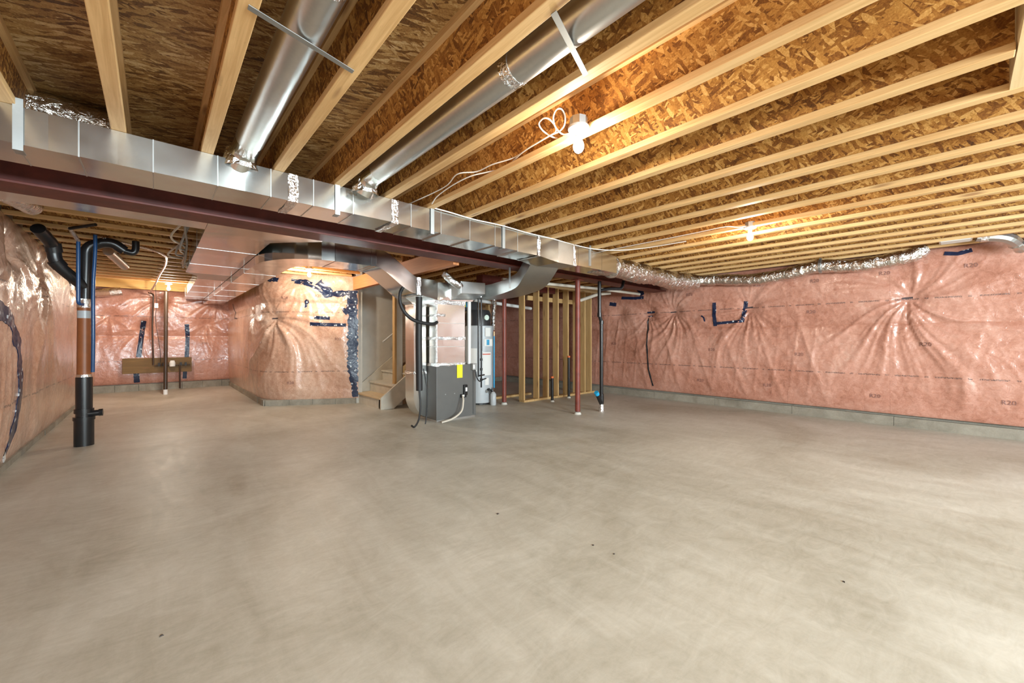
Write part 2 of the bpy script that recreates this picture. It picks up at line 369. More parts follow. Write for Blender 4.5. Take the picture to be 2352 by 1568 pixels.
# ------------------------------------------------------------------ insulated walls
class Wall:
    """sheet-covered insulated wall along a ground path; a = metres along, left to right as seen from the room"""
    def __init__(s, name, path, z0, z1, mat, amp=0.045, bands=(0.15, 1.43, 2.35), pinch=(), seed=1, step=0.022, rng=None, round_=0.0, fine=1.0, drape=0.0, off=0.0, endfade=0, lowamp=0.35):
        s.p = [Vector((x, y)) for x, y in (path if not round_ else [(q.x, q.y) for q in fillet([(x, y, 0) for x, y in path], round_, 8)])]
        s.L = [0.0]
        for i in range(1, len(s.p)): s.L.append(s.L[-1]+(s.p[i]-s.p[i-1]).length)
        s.z0, s.z1, s.amp, s.bands, s.pinch = z0, z1, amp, bands, pinch
        R = np.random.RandomState(seed); s.fine = fine; s.drape = drape; s.off = off; s.endfade = endfade; s.lowamp = lowamp
        s.modes = [(R.uniform(0.8, 5), R.uniform(0.5, 4), R.uniform(0, 6.28), R.uniform(0.3, 1)) for _ in range(14)]
        s.hm = [(R.uniform(6, 20), R.uniform(-14, 14), R.uniform(0, 6.28), R.uniform(0.3, 1)) for _ in range(12)]
        s.pm = [[(int(R.randint(5, 12)), R.uniform(0, 6.28), R.uniform(0.6, 1.3)) for _ in range(2)]+[(int(R.randint(16, 46)), R.uniform(0, 6.28), R.uniform(0.4, 0.8)) for _ in range(3)] for _ in pinch]
        a0, a1 = rng or (0, s.L[-1])
        na = int((a1-a0)/step)+1; nz = int((z1-z0)/step)+1
        A, Z = np.meshgrid(np.linspace(a0, a1, na), np.linspace(z0, z1, nz), indexing='ij')
        XY, Nn = s.base(A.ravel()); D = s.disp(A.ravel(), Z.ravel())
        V = np.empty((na*nz, 3)); V[:, 0] = XY[:, 0]+Nn[:, 0]*D; V[:, 1] = XY[:, 1]+Nn[:, 1]*D; V[:, 2] = Z.ravel()
        i = np.arange(na-1)[:, None]*nz+np.arange(nz-1)[None, :]; i = i.ravel()
        Fc = np.stack([i, i+nz, i+nz+1, i+1], 1)
        me = bpy.data.meshes.new(name)
        me.vertices.add(len(V)); me.vertices.foreach_set('co', V.ravel())
        me.loops.add(Fc.size); me.loops.foreach_set('vertex_index', Fc.ravel().astype(np.int32))
        me.polygons.add(len(Fc)); me.polygons.foreach_set('loop_start', np.arange(0, Fc.size, 4, dtype=np.int32))
        me.update(calc_edges=True)
        uv = me.uv_layers.new(name='UVMap'); q = np.stack([A.ravel(), Z.ravel()], 1)[Fc.ravel()]
        uv.data.foreach_set('uv', q.ravel()); me.polygons.foreach_set('use_smooth', np.ones(len(Fc), dtype=bool))
        me.materials.append(mat); s.o = bpy.data.objects.new(name, me); COL.objects.link(s.o); s.o['kind'] = 'structure'
    def base(s, a):
        a = np.asarray(a, float); P = np.array([(q.x, q.y) for q in s.p]); L = np.array(s.L)
        X = np.stack([np.interp(a, L, P[:, 0]), np.interp(a, L, P[:, 1])], 1)
        e = 0.08
        t = np.stack([np.interp(np.clip(a+e, 0, L[-1]), L, P[:, k])-np.interp(np.clip(a-e, 0, L[-1]), L, P[:, k]) for k in (0, 1)], 1)
        t /= np.linalg.norm(t, axis=1)[:, None]+1e-9
        return X, np.stack([t[:, 1], -t[:, 0]], 1)
    def disp(s, a, z):
        a = np.asarray(a, float); z = np.asarray(z, float); d = np.zeros_like(a)
        b = s.bands
        for i in range(len(b)-1):
            t = np.clip((z-b[i])/(b[i+1]-b[i]), 0, 1)
            d += s.amp*np.sqrt(np.clip(np.sin(PI*t), 0, 1))*0.9
        lo = sum(m*np.sin(p*a+q*z+r) for p, q, r, m in s.modes)/5
        edge = np.clip((z-s.z0)/0.2, 0, 1)*np.clip((s.z1-z)/0.15, 0, 1)
        d += s.amp*s.lowamp*lo*edge
        if s.drape:
            mk = np.clip(0.5+1.2*np.sin(1.1*a+2.0*np.sin(0.7*a)+s.z1), 0, 1)
            w1 = (1-np.abs(np.sin(4.3*a+1.6*np.sin(0.9*a+0.7*z)+0.9*z)))**3
            w2 = (1-np.abs(np.sin(9.7*a+1.9*np.sin(1.7*a)-1.3*z)))**4
            d += s.drape*(w1+0.5*w2)*mk*np.clip((2.2-z)/1.2, 0.1, 1)*edge
        hi = sum(m*(1-np.abs(np.sin(p*a+q*z+r+0.8*lo)))**3 for p, q, r, m in s.hm)/12
        d += 0.010*s.fine*hi*edge
        for (pa, pz, R, am, th0), ms in zip(s.pinch, s.pm):
            da, dz = a-pa, z-pz; r = np.sqrt(da**2+dz**2)+1e-4; th = np.arctan2(dz, da)+0.25*np.sin(2.2*r+pa)
            f = 0
            for k, ph, mm in ms: f = f+0.8*mm*(1-np.abs(np.sin(k*th/2+ph)))**(2.5 if k < 14 else 3.5)*(1.0 if k < 14 else np.exp(-r/0.9))
            wt = 0.35+0.65*np.clip(np.cos(th-th0), 0, 1)
            d += am*f*wt*np.exp(-r/R)*(r/(r+0.12))*edge
            d -= s.amp*1.1*np.exp(-(r/0.16)**2)
        if s.endfade: d = d*np.clip((s.L[-1]-a)/0.25, 0, 1)
        return d+s.off
    def P(s, a, z, off=0.006):
        X, n = s.base([a]); d = s.disp([a], [z])[0]+off
        return (X[0, 0]+n[0, 0]*d, X[0, 1]+n[0, 1]*d, z)
    def strip(s, pts, wd, name='tape_strip', mat=None, label=None, off=0.006, rag=0.12):
        pts = [Vector((p[0], p[1], 0)) for p in pts]; Q = []
        for i in range(len(pts)-1):
            n = max(2, int((pts[i+1]-pts[i]).length/0.03))
            for k in range(n): Q.append(pts[i].lerp(pts[i+1], k/n))
        Q.append(pts[-1]); vs = []; m = MB(); nw = 4
        for i, q in enumerate(Q):
            t = (Q[min(i+1, len(Q)-1)]-Q[max(0, i-1)]).normalized(); pr = Vector((-t.y, t.x, 0))
            hw = wd/2*(1+rag*(random.random()-0.5))
            for o_ in (off, off-0.012):
                for k in range(nw+1):
                    c = q+pr*hw*(2*k/nw-1); vs.append(s.P(c.x, c.y, o_))
        W = nw+1; fs = []
        for i in range(len(Q)-1):
            b0, b1 = i*2*W, (i+1)*2*W
            for k in range(nw): fs += [(b0+k, b0+k+1, b1+k+1, b1+k), (b0+W+k, b1+W+k, b1+W+k+1, b0+W+k+1)]
            fs += [(b0, b1, b1+W, b0+W), (b0+nw, b0+W+nw, b1+W+nw, b1+nw)]
        m.add(vs, fs); return m.build(name, mat or M['tape'], s.o, label=label)
    def text(s, txt, a, z, size=0.07, rot=0.0):
        cu = bpy.data.curves.new('stamp', 'FONT'); cu.body = txt; cu.size = size; cu.resolution_u = 2
        t = bpy.data.objects.new('stamp', cu); COL.objects.link(t); bpy.context.view_layer.update()
        dg = bpy.context.evaluated_depsgraph_get(); me = t.evaluated_get(dg).to_mesh()
        vs = [tuple(v.co) for v in me.vertices]; fs = [tuple(p.vertices) for p in me.polygons]
        bpy.data.objects.remove(t)
        c_, s_ = math.cos(rot), math.sin(rot)
        m = MB(); m.add([s.P(a+x*c_-y*s_, z+x*s_+y*c_, 0.007) for x, y, _ in vs], fs)
        return m.build('printed_stamp', M['fadedink'], s.o)

JZ = 2.40; JD = 0.302; TOP = JZ+JD
YN = -4.5; YB = 12.95; XL = -1.08; XR = 7.75
D = -PI/2
# right wall: a = 9.0 - Y
wr = Wall('wall_right', [(XR, 9.05), (XR, YN)], 0.165, 2.42, M['plR'], 0.055, (0.165, 1.43, 2.42),
          [(9.05-3.77, 1.755, 0.6, 0.075, D), (9.05-2.41, 1.755, 0.75, 0.075, D-0.3), (9.05-0.44, 1.765, 1.0, 0.080, D-0.1), (9.05-5.0, 1.76, 0.4, 0.03, D), (9.05-4.32, 1.74, 0.5, 0.045, D-0.2), (9.05+1.6, 1.76, 0.6, 0.015, D)], 3, drape=0.016, off=0.02, fine=2.6, step=0.018)
aR = lambda Y: 9.05-Y
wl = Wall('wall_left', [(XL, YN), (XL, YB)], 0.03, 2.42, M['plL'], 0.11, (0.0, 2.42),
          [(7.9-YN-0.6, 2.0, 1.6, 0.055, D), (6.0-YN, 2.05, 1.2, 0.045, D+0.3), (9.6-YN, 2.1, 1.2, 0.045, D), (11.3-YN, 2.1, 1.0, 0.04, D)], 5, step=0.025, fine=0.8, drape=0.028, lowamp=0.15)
aL = lambda Y: Y-YN
wb = Wall('wall_back', [(XL, YB), (1.52, YB)], 0.17, 2.42, M['plR'], 0.07, (0.17, 1.3, 2.42),
          [(0.3, 1.75, 0.5, 0.06, D), (1.2, 2.2, 0.4, 0.06, D), (2.35, 2.2, 0.8, 0.07, PI+0.8), (2.1, 1.6, 0.4, 0.06, D+0.3), (0.9, 1.5, 0.4, 0.05, D)], 8, drape=0.015)
aB = lambda X: X-XL
cpath = [(1.52, YB), (1.52, 8.42), (2.90, 7.64)]
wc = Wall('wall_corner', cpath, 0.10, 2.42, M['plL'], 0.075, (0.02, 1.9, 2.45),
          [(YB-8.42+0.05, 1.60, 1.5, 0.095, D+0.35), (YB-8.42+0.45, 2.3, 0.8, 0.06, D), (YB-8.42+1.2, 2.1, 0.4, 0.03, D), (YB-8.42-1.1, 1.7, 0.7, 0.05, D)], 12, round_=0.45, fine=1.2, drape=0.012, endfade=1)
wu = Wall('wall_utility', [(2.9, 9.05), (XR, 9.05)], 0.12, 2.42, M['plR'], 0.06, (0.12, 1.4, 2.42), [(3.2, 1.7, 0.6, 0.03, D)], 15, step=0.04)

# foundation wall behind and below the sheets, with the blocks of the lowest course
fn = MB()
fn.box(XL-0.3, YN-0.3, -0.2, XL-0.02, YB+0.3, TOP+0.1); fn.build('wall_foundation_left', M['found'], kind='structure')
bx(XR+0.03, YN-0.3, -0.2, XR+0.3, YB+0.3, TOP+0.1).build('wall_foundation_right', M['found'], kind='structure')
bx(XL-0.02, YB+0.03, -0.2, XR+0.03, YB+0.3, TOP+0.1).build('wall_foundation_back', M['found'], kind='structure')
m = MB()
xs = [XL-0.02]
for a, b in WINDOWS: xs += [a, b]
xs.append(XR+0.03)
for i in range(0, len(xs), 2): m.box(xs[i], YN-0.3, -0.2, xs[i+1], YN, TOP+0.1)
for a, b in WINDOWS: m.box(a, YN-0.3, -0.2, b, YN, 1.25); m.box(a, YN-0.3, 2.15, b, YN, TOP+0.1)
m.build('wall_near', M['found'], kind='structure')
for k, (a, b) in enumerate(WINDOWS):
    m = MB()
    for x in (a, (a+b)/2-0.02, b-0.04): m.box(x, YN-0.10, 1.25, x+0.04, YN-0.04, 2.15)
    m.box(a, YN-0.10, 1.25, b, YN-0.04, 1.29); m.box(a, YN-0.10, 2.11, b, YN-0.04, 2.15)
    m.build('window_%d' % (k+1), M['white'], kind='structure')
bx(XL-0.3, YN-0.3, -0.2, XR+0.3, YB+0.3, 0).build('floor', M['floor'], kind='structure')

def curb(name, pts, h, thick, bl=0.4):
    """lowest course of the wall: a row of blocks standing just proud of the sheet"""
    root = None; P = [Vector((x, y)) for x, y in pts]; k = 0
    root = bpy.data.objects.new(name, None); COL.objects.link(root); root['kind'] = 'structure'; root.location = (P[0].x, P[0].y, 0)
    for i in range(len(P)-1):
        d = P[i+1]-P[i]; L = d.length; t = d/L; n = Vector((t.y, -t.x)); c = 0.0
        while c < L-0.02:
            e = min(c+bl, L); q = thick*(0.9+0.2*random.random()); h_ = h; hh = h*(0.97+0.05*random.random())
            A, B = P[i]+t*(c+0.002), P[i]+t*(e-0.002)
            vs = [(*(A+n*q), 0), (*(B+n*q), 0), (*(B-n*0.06), 0), (*(A-n*0.06), 0)]
            vs = vs+[(x, y, hh) for x, y, _ in vs]
            MB().hexa(vs).build('concrete_block', M['block'], root); c = e; k += 1
    return root
curb('baseboard_right', [(XR, 9.0), (XR, -1.5)], 0.13, 0.035, 1.2)
curb('baseboard_back', [(XL, YB), (1.5, YB)], 0.16, 0.05)
curb('baseboard_corner', [(1.52, YB), (1.52, 8.44), (2.87, 7.66)], 0.105, 0.05)
curb('baseboard_left', [(XL, 4.5), (XL, YB)], 0.06, 0.05, 0.8)
curb('baseboard_utility', [(4.0, 9.05), (XR, 9.05)], 0.12, 0.03)

# stamps and tape on the sheets
for Y, z in [(5.2, 1.1), (3.1, 1.0), (1.75, 0.95), (0.35, 1.12), (3.5, 2.05), (2.35, 2.12), (1.55, 2.1), (0.75, 2.12), (-0.05, 2.12), (1.6, 1.62), (3.3, 0.42), (2.2, 0.42), (0.85, 0.38), (-0.35, 0.42)]:
    wr.text('R20', aR(Y), z, 0.075)
wr.strip([(aR(2.99), 1.89), (aR(2.98), 1.46)], 0.062)
wr.strip([(aR(2.99), 1.505), (aR(2.53), 1.535)], 0.05)
wr.strip([(aR(2.47), 1.88), (aR(2.53), 1.52)], 0.062)
wr.strip([(aR(3.22), 1.66), (aR(3.17), 1.62), (aR(3.16), 1.55)], 0.025)
wr.strip([(aR(4.36), 1.78), (aR(4.18), 1.78)], 0.035); wr.strip([(aR(4.34), 1.70), (aR(4.22), 1.70)], 0.02)
wr.strip([(aR(4.33), 1.66), (aR(4.335), 1.1), (aR(4.30), 0.6), (aR(4.22), 0.25)], 0.028, mat=M['tankblack'], rag=0.5, label='dark open lap of the sheet')
for Y, z in [(3.80, 1.755), (2.43, 1.765), (0.47, 1.775)]:
    wr.strip([(aR(Y+0.05), z), (aR(Y-0.06), z+0.008)], 0.022, 'black_staple_patch', M['ink'], rag=0.0)
wr.strip([(aR(0.12), 2.335), (aR(-0.0), 2.31), (aR(-0.12), 2.34)], 0.05)
wr.strip([(aR(4.95), 2.13), (aR(4.62), 2.10), (aR(4.42), 2.10)], 0.06); wr.strip([(aR(4.55), 2.33), (aR(4.45), 2.15)], 0.12, rag=0.6)
wr.strip([(aR(5.25), 2.02), (aR(5.08), 1.99)], 0.08)
wr.strip([(aR(5.95), 2.05), (aR(5.82), 1.92)], 0.05)
# left wall
wl.strip([(aL(Y), z) for Y, z in [(4.9, 1.62), (5.22, 1.54), (5.72, 1.38), (6.0, 1.1), (6.12, 0.85), (6.15, 0.66), (6.05, 0.42), (5.8, 0.16)]], 0.16, rag=0.2)
wl.strip([(aL(5.82), 0.16), (aL(5.95), 0.07)], 0.04, 'loose_sheet_end', M['paper'])
for q in [(8.2, 2.30, 8.6, 2.24), (8.75, 2.2, 9.2, 2.2), (9.3, 2.13, 9.8, 2.13), (9.9, 2.07, 10.4, 2.08)]:
    wl.strip([(aL(q[0]), q[1]), (aL(q[2]), q[3])], 0.07, rag=0.6)
# back wall
wb.strip([(aB(-0.19), 1.66), (aB(-0.22), 1.4), (aB(-0.28), 0.80)], 0.09)
wb.strip([(aB(-0.32), 0.42), (aB(-0.31), 0.20)], 0.10)
wb.strip([(aB(0.60), 1.60), (aB(0.62), 1.3), (aB(0.60), 0.75)], 0.085)
wb.strip([(aB(0.57), 0.42), (aB(0.56), 0.24)], 0.08)
# corner wall: arc length of the rounded corner is a little under the polyline
LC = wc.L[-1]; a1 = YB-8.42
def aC(t): return a1+t            # t: metres past the corner
wc.strip([(LC-0.11, 2.14), (LC-0.09, 1.4), (LC-0.10, 0.75), (LC-0.07, 0.4)], 0.17, rag=0.5)
wc.strip([(LC-0.08, 0.42), (LC-0.05, 0.12)], 0.10, rag=0.5)
wc.strip([(LC-0.76, 1.62), (LC-0.49, 1.61)], 0.06)
wc.strip([(LC-0.83, 1.50), (LC-0.53, 1.49), (LC-0.21, 1.485)], 0.062)
wc.strip([(LC-0.88, 1.95), (LC-0.91, 1.87), (LC-0.92, 1.80)], 0.06, rag=0.9)
wc.strip([(LC-1.56, 2.33), (LC-1.36, 2.30)], 0.08, rag=0.8)
wc.strip([(LC-1.16, 2.31), (LC-0.93, 2.30), (LC-0.79, 2.25)], 0.05, rag=0.6)
wc.strip([(LC-1.11, 2.27), (LC-0.91, 2.24), (LC-0.71, 2.16), (LC-0.59, 2.05)], 0.05, rag=0.6)
wc.strip([(LC-0.69, 2.28), (LC-0.59, 2.18), (LC-0.49, 2.06)], 0.13, rag=0.8)
wc.strip([(LC-0.61, 2.04), (LC-0.41, 2.07), (LC-0.15, 2.10)], 0.10, rag=0.5)
wc.strip([(LC-0.26, 1.8), (LC-0.21, 1.7), (LC-0.17, 1.92)], 0.05, rag=0.9)
wc.strip([(0.9, 2.1), (0.88, 1.75), (1.35, 1.72)], 0.03, 'black_staple_patch', M['ink'], rag=0)
wc.strip([(aC(-0.02), 1.60), (aC(0.10), 1.605)], 0.022, 'black_staple_patch', M['ink'], rag=0.0)
for a, z in [(0.75, 2.0), (1.1, 1.2), (0.3, 0.4), (0.2, 1.95)]: wc.text('R20', aC(a), z, 0.07)
for X, z in [(-0.6, 2.0), (0.9, 1.1)]: wb.text('R20', aB(X), z, 0.07)

# ------------------------------------------------------------------ subfloor above
ceil = bpy.data.objects.new('ceiling', None); COL.objects.link(ceil); ceil['kind'] = 'structure'; ceil.location = (XL, YN, TOP)
x = XL-0.1; r = 0
while x < XR+0.1:
    y = YN-0.2-(1.22 if r % 2 else 0)
    while y < YB+0.2:
        bx(x+0.002, max(y, YN-0.25)+0.002, TOP, min(x+2.44, XR+0.2)-0.002, min(y+1.22, YB+0.2)-0.002, TOP+0.018).build('subfloor_panel', M['sub'], ceil)
        y += 1.22
    x += 2.44; r += 1
bx(XL-0.3, YN-0.3, TOP+0.02, XR+0.3, YB+0.3, TOP+0.08).build('ceiling_deck', M['darkwood'], ceil)

# ------------------------------------------------------------------ I-joists
FW = 0.064; FT = 0.038
def joist(loc, L, rotz, label, group, src=None):
    t = thing('floor_joist', label, 'joist', loc, group, rotz)
    if src is not None:
        for ch in src.children:
            c = ch.copy(); COL.objects.link(c); c.parent = t
        return t
    mb = MB().box(-FW/2, 0, 0, FW/2, L, FT); mb.build('bottom_flange', M['flange'], t, local=True, bevel=0.003)
    MB().box(-FW/2, 0, JD-FT, FW/2, L, JD).build('top_flange', M['flange'], t, local=True)
    y = -0.0; k = 0
    while y < L:
        e = min(y+2.44 if k else y+1.5, L)
        MB().box(-0.005, y+0.001, FT, 0.005, e-0.001, JD-FT).build('web_panel', M['web'], t, local=True); y = e; k += 1
    return t
xk = [1.502+0.406*k-FW/2 for k in range(-6, 16)]
src = None; nn = len(xk)
for i, x in enumerate(xk):
    lab = 'strand-board I-joist of the near ceiling, %s from the right wall' % (ORD[nn-i] if nn-i > 1 else 'nearest one')
    if i == 9: joist((x, -0.16, JZ), 4.1+0.16, 0, lab+', cut off at the header', 'I-joists of the near ceiling'); continue
    t = joist((x, YN, JZ), 4.1-YN, 0, lab, 'I-joists of the near ceiling', src)
    if src is None: src = t
# joists behind the beam run the other way
src = None; ys = [4.42+0.406*k for k in range(17)]
for i, y in enumerate(ys):
    lab = 'I-joist running left to right behind the steel beam, %s back from the beam' % ORD[i+1]
    t = joist((2.78, y, JZ), 2.78-XL, PI/2, lab, 'I-joists behind the steel beam', src)
    if src is None: src = t
src = None
for i in range(12):
    x = 3.08+0.406*i
    t = joist((x, 4.25, JZ), 4.75, 0, 'I-joist over the furnace and stud wall, %s from the laminated wood beam' % ORD[i+1], 'I-joists over the furnace corner', src)
    if src is None: src = t
h = thing('header_joist', 'short pale header board crossing between joists at the top right', 'board', (2.32, -0.2, JZ))
bx(2.31, -0.225, JZ+0.002, 3.066, -0.165, TOP).build('board', M['pine'], h)
rb = bx(XL, 12.6, JZ-0.02, 2.78, 12.64, TOP).build('rim_board', M['rim']); tag(rb, 'wide yellow rim board above the far back wall', 'board')

# laminated beam
lv = thing('laminated_beam', 'orange laminated wood beam running back from the steel beam above the stairs', 'beam', (2.85, 4.25, 2.15))
for k in range(2):
    bx(2.81+k*0.045, 4.25, 2.155, 2.853+k*0.045, 8.0, 2.39).build('laminated_board', M['lvl'], lv, bevel=0.003)

# ------------------------------------------------------------------ steel beam and columns
sb = thing('steel_beam', 'dark red steel I-beam crossing the basement behind the long duct', 'beam', (3, 4.06, 2.18))
bx(XL, 3.92, 2.180, XR-0.02, 4.20, 2.196).build('bottom_flange', M['red'], sb, bevel=0.003)
bx(XL, 3.92, 2.384, XR-0.02, 4.20, 2.399).build('top_flange', M['red'], sb, bevel=0.003)
bx(XL, 4.052, 2.196, XR-0.02, 4.068, 2.384).build('web', M['red'], sb)
for x in (2.6, 2.72):
    MB().lathe((0, 0, 0), [(0.012, 0), (0.012, 0.02)], 6)
    MB().tube([(x, 4.03, 2.32), (x, 4.055, 2.32)], 0.013, 6).build('bolt', M['red'], sb)
def column(x, y, z1, lab):
    t = thing('steel_column', lab, 'column', (x, y, 0))
    MB().tube([(x, y, 0.045), (x, y, z1-0.012)], 0.042, 24, ).build('tube', M['redcol'], t, smooth=True)
    bx(x-0.075, y-0.075, z1-0.012, x+0.075, y+0.075, z1).build('cap_plate', M['redcol'], t, bevel=0.002)
    MB().lathe((x, y, 0), [(0.060, 0), (0.052, 0.02), (0.045, 0.03), (0.044, 0.035)], 16).build('concrete_collar', M['dry'], t, smooth=True)
column(5.12, 4.12, 2.18, 'red tubular steel column standing in front of the bare stud wall')
column(4.88, 5.67, 2.16, 'dark red steel column standing right beside the water heater')
hb = bx(4.3, 5.58, 2.16, 6.2, 5.76, 2.36).build('short_steel_beam', M['red']); tag(hb, 'short dark red steel beam over the column beside the water heater', 'beam')

# ------------------------------------------------------------------ long duct in front of the beam
dct = thing('supply_duct', 'long rectangular galvanised duct running in front of the red steel beam', 'duct', (2, 3.4, 2.2))
Y0, Y1, ZB, ZT = 3.21, 3.56, 2.205, 2.398
cuts = [-1.06, -0.53, -0.309, -0.006, 0.306, 0.607, 0.884, 1.177, 1.509, 1.682, 1.986, 2.316, 2.638, 2.956, 3.292]
for i in range(len(cuts)-1):
    a, b = cuts[i], cuts[i+1]
    zb = ZB-0.035*max(0, (i-8))/5
    g = 0.002*math.sin(i*2.1)
    MB().rsweep([((a+0.001, (Y0+Y1)/2+g, (zb+ZT)/2), (0, (Y1-Y0)/2, 0), (0, 0, (ZT-zb)/2)), (((a+b)/2, (Y0+Y1)/2, (zb+ZT)/2), (0, (Y1-Y0)/2+0.003*random.uniform(-1, 1), 0), (0, 0, (ZT-zb)/2)), ((b-0.001, (Y0+Y1)/2-g, (zb+ZT)/2), (0, (Y1-Y0)/2, 0), (0, 0, (ZT-zb)/2))]).build('duct_section', M['galv'], dct)
    if i: MB().box(a-0.003, Y0-0.003, zb-0.003, a+0.003, Y1, ZT+0.001).build('seam_cleat', M['galvdull'], dct)
# flared collar section and the reduced run beyond
zb = ZB-0.035
MB().rsweep([((3.292, 3.385, (zb+ZT)/2), (0, 0.175, 0), (0, 0, (ZT-zb)/2)), ((3.58, 3.36, 2.252), (0, 0.19, 0), (0, 0, 0.128))]).build('duct_section', M['galv'], dct)
MB().rsweep([((3.58, 3.36, 2.252), (0, 0.19, 0), (0, 0, 0.128)), ((3.86, 3.36, 2.252), (0, 0.19, 0), (0, 0, 0.128))]).build('duct_section', M['galvdull'], dct)
for a, b in ((3.86, 4.0), (4.0, 4.235), (4.235, 4.5), (4.5, 4.85)):
    MB().rsweep([((a, 3.37, 2.262), (0, 0.165, 0), (0, 0, 0.118)), ((b-0.003, 3.37, 2.262), (0, 0.165, 0), (0, 0, 0.118))]).build('duct_section', M['galv'], dct)
def foilband(a, b, parent, y0=Y0, y1=Y1, z0=ZB, z1=ZT):
    m = MB(); n = 7; vs = []
    rows = []
    pr = [(y1, z1), (y0, z1)]+[(y0, z1+(z0-z1)*k/6) for k in range(1, 7)]+[(y0+(y1-y0)*k/5, z0) for k in range(1, 6)]
    for k in range(n+1):
        x_ = a+(b-a)*k/n
        for (y, z) in pr:
            j = random.uniform(0.001, 0.008); vs.append((x_+random.uniform(-0.004, 0.004), y-(j if y == y0 else 0), z-(j if z == z0 else -0.002 if z == z1 else 0)))
    q = len(pr); fs = [(k*q+i, k*q+i+1, (k+1)*q+i+1, (k+1)*q+i) for k in range(n) for i in range(q-1)]
    m.add(vs, fs); return m.build('foil_tape', M['foil'], parent)
foilband(0.715, 0.78, dct); foilband(1.50, 1.56, dct, z0=ZB-0.005); foilband(3.26, 3.31, dct, z0=ZB-0.035)
foilband(3.83, 3.93, dct, 3.19, 3.55, 2.13, 2.39)
for x in (-0.52, 1.055, 1.89, 2.748, 4.235):
    zb = ZB-0.03
    MB().box(x-0.018, Y0-0.012, zb, x+0.018, Y0-0.007, JZ+0.035).box(x-0.018, Y0-0.012, zb-0.005, x+0.018, Y0+0.06, zb).build('hanger_strap', M['strap'], dct)
def boot(x, y, parent, r=0.10):
    m = MB(); pts = [(r, -0.075), (r*0.98, -0.04), (r*0.9, 0.0), (r*0.82, 0.05)]
    seg = 18; vs = []
    for rr, z in pts:
        for k in range(seg):
            t = 2*PI*k/seg; q = rr*random.uniform(0.94, 1.08); vs.append((x+q*math.cos(t), y+q*math.sin(t)*0.8, ZT+0.035+z))
    fs = [(i*seg+k, i*seg+(k+1) % seg, (i+1)*seg+(k+1) % seg, (i+1)*seg+k) for i in range(3) for k in range(seg)]
    m.add(vs, fs); m.build('foil_taped_collar', M['foil'], parent)

# round branch ducts
def rduct(x, lab, joint, strapy, xs_, ye):
    t = thing('round_duct', lab, 'duct', (x, 1, 2.48))
    ys_ = [YN+0.1, -1.4, joint, ye]
    for i in range(3):
        MB().tube([(x, ys_[i], 2.482), (x, ys_[i+1]-0.002, 2.482)], 0.076+0.001*i, 36).build('pipe_length', M['galvpipe'], t, smooth=True)
        if i: MB().tube([(x, ys_[i]-0.03, 2.482), (x, ys_[i]+0.03, 2.482)], 0.0795, 30, wob=0.04).build('foil_tape', M['foil'], t)
    MB().tube(fillet([(x, ye-0.01, 2.482), (x, ye+0.17, 2.482), (x-0.03, ye+0.25, 2.37)], 0.12, 8), 0.078, 30).build('elbow', M['galv'], t, smooth=True)
    boot(x-0.02, ye+0.22, t)
    a, b, ya, yb = xs_
    s_ = MB(); s_.hexa([(a, ya-0.013, JZ-0.005), (b, yb-0.013, JZ-0.005), (b, yb+0.013, JZ-0.005), (a, ya+0.013, JZ-0.005), (a, ya-0.013, JZ-0.002), (b, yb-0.013, JZ-0.002), (b, yb+0.013, JZ-0.002), (a, ya+0.013, JZ-0.002)])
    s_.build('hanger_strap', M['strap'], t)
    return t
rduct(0.455, 'wide round metal duct between the joists at the upper left', 1.45, None, (0.25, 0.66, 1.70, 1.80), 3.02)
rduct(1.267, 'slimmer looking round metal duct ending in a taped elbow at mid ceiling', 1.40, None, (1.085, 1.45, 0.985, 1.12), 2.92)
fx = thing('insulated_sleeve', 'short crinkled silver insulated sleeve behind the long duct at far left', 'duct', (-0.4, 3.9, 2.55))
MB().tube([(-0.62, 3.68, 2.575), (-0.45, 3.68, 2.58), (-0.3, 3.68, 2.575), (-0.19, 3.68, 2.57)], [0.10, 0.105, 0.1, 0.1], 20, wob=0.06).build('foil_sleeve', M['foilwrap'], fx, smooth=True)

# insulated foil ducts to the right wall
def wrapduct(name, lab, path, rad, mat, wob=0.05, n=16):
    t = thing(name, lab, 'duct', path[0])
    P = spline(path, n); m = MB(); random.seed(hash(len(path))+len(lab))
    R = []
    for i in range(len(P)):
        R.append(rad*(1+0.05*math.sin(i*0.23+1)+0.03*math.sin(i*0.61)+random.uniform(-0.03, 0.03)))
    m.tube(P, R, 30, wob=wob); m.build('foil_sleeve', mat, t, smooth=True); return t
big = wrapduct('insulated_duct', 'thick crumpled foil-wrapped duct continuing the long duct to the right wall', [(4.5, 3.37, 2.275), (5.0, 3.37, 2.27), (5.6, 3.36, 2.255), (6.2, 3.36, 2.26), (6.8, 3.32, 2.24), (7.35, 3.22, 2.26)], 0.145, M['foilwrap'], 0.12, 14)
for x in (4.95, 5.55, 6.9):
    MB().tube([(x, 3.37, 2.26), (x+0.03, 3.37, 2.26)], 0.158, 24, wob=0.05).build('foil_tape', M['foil'], big)
fl = wrapduct('flexible_duct', 'slim sagging silver flexible duct slung along the top of the right wall', [(7.40, 3.30, 2.30), (7.52, 3.0, 2.29), (7.52, 2.75, 2.27), (7.50, 2.3, 2.22), (7.50, 1.8, 2.255), (7.50, 1.42, 2.315), (7.50, 1.0, 2.275), (7.51, 0.7, 2.29), (7.54, 0.42, 2.33), (7.6, 0.3, 2.42)], 0.094, M['foilwrap'], 0.07, 26)
MB().tube([(7.50, 1.40, 2.315), (7.50, 1.37, 2.315)], 0.105, 18).build('strap_band', M['strap'], fl)
bx(7.49, 1.37, 2.39, 7.51, 1.40, 2.44).build('hook', M['strap'], fl)

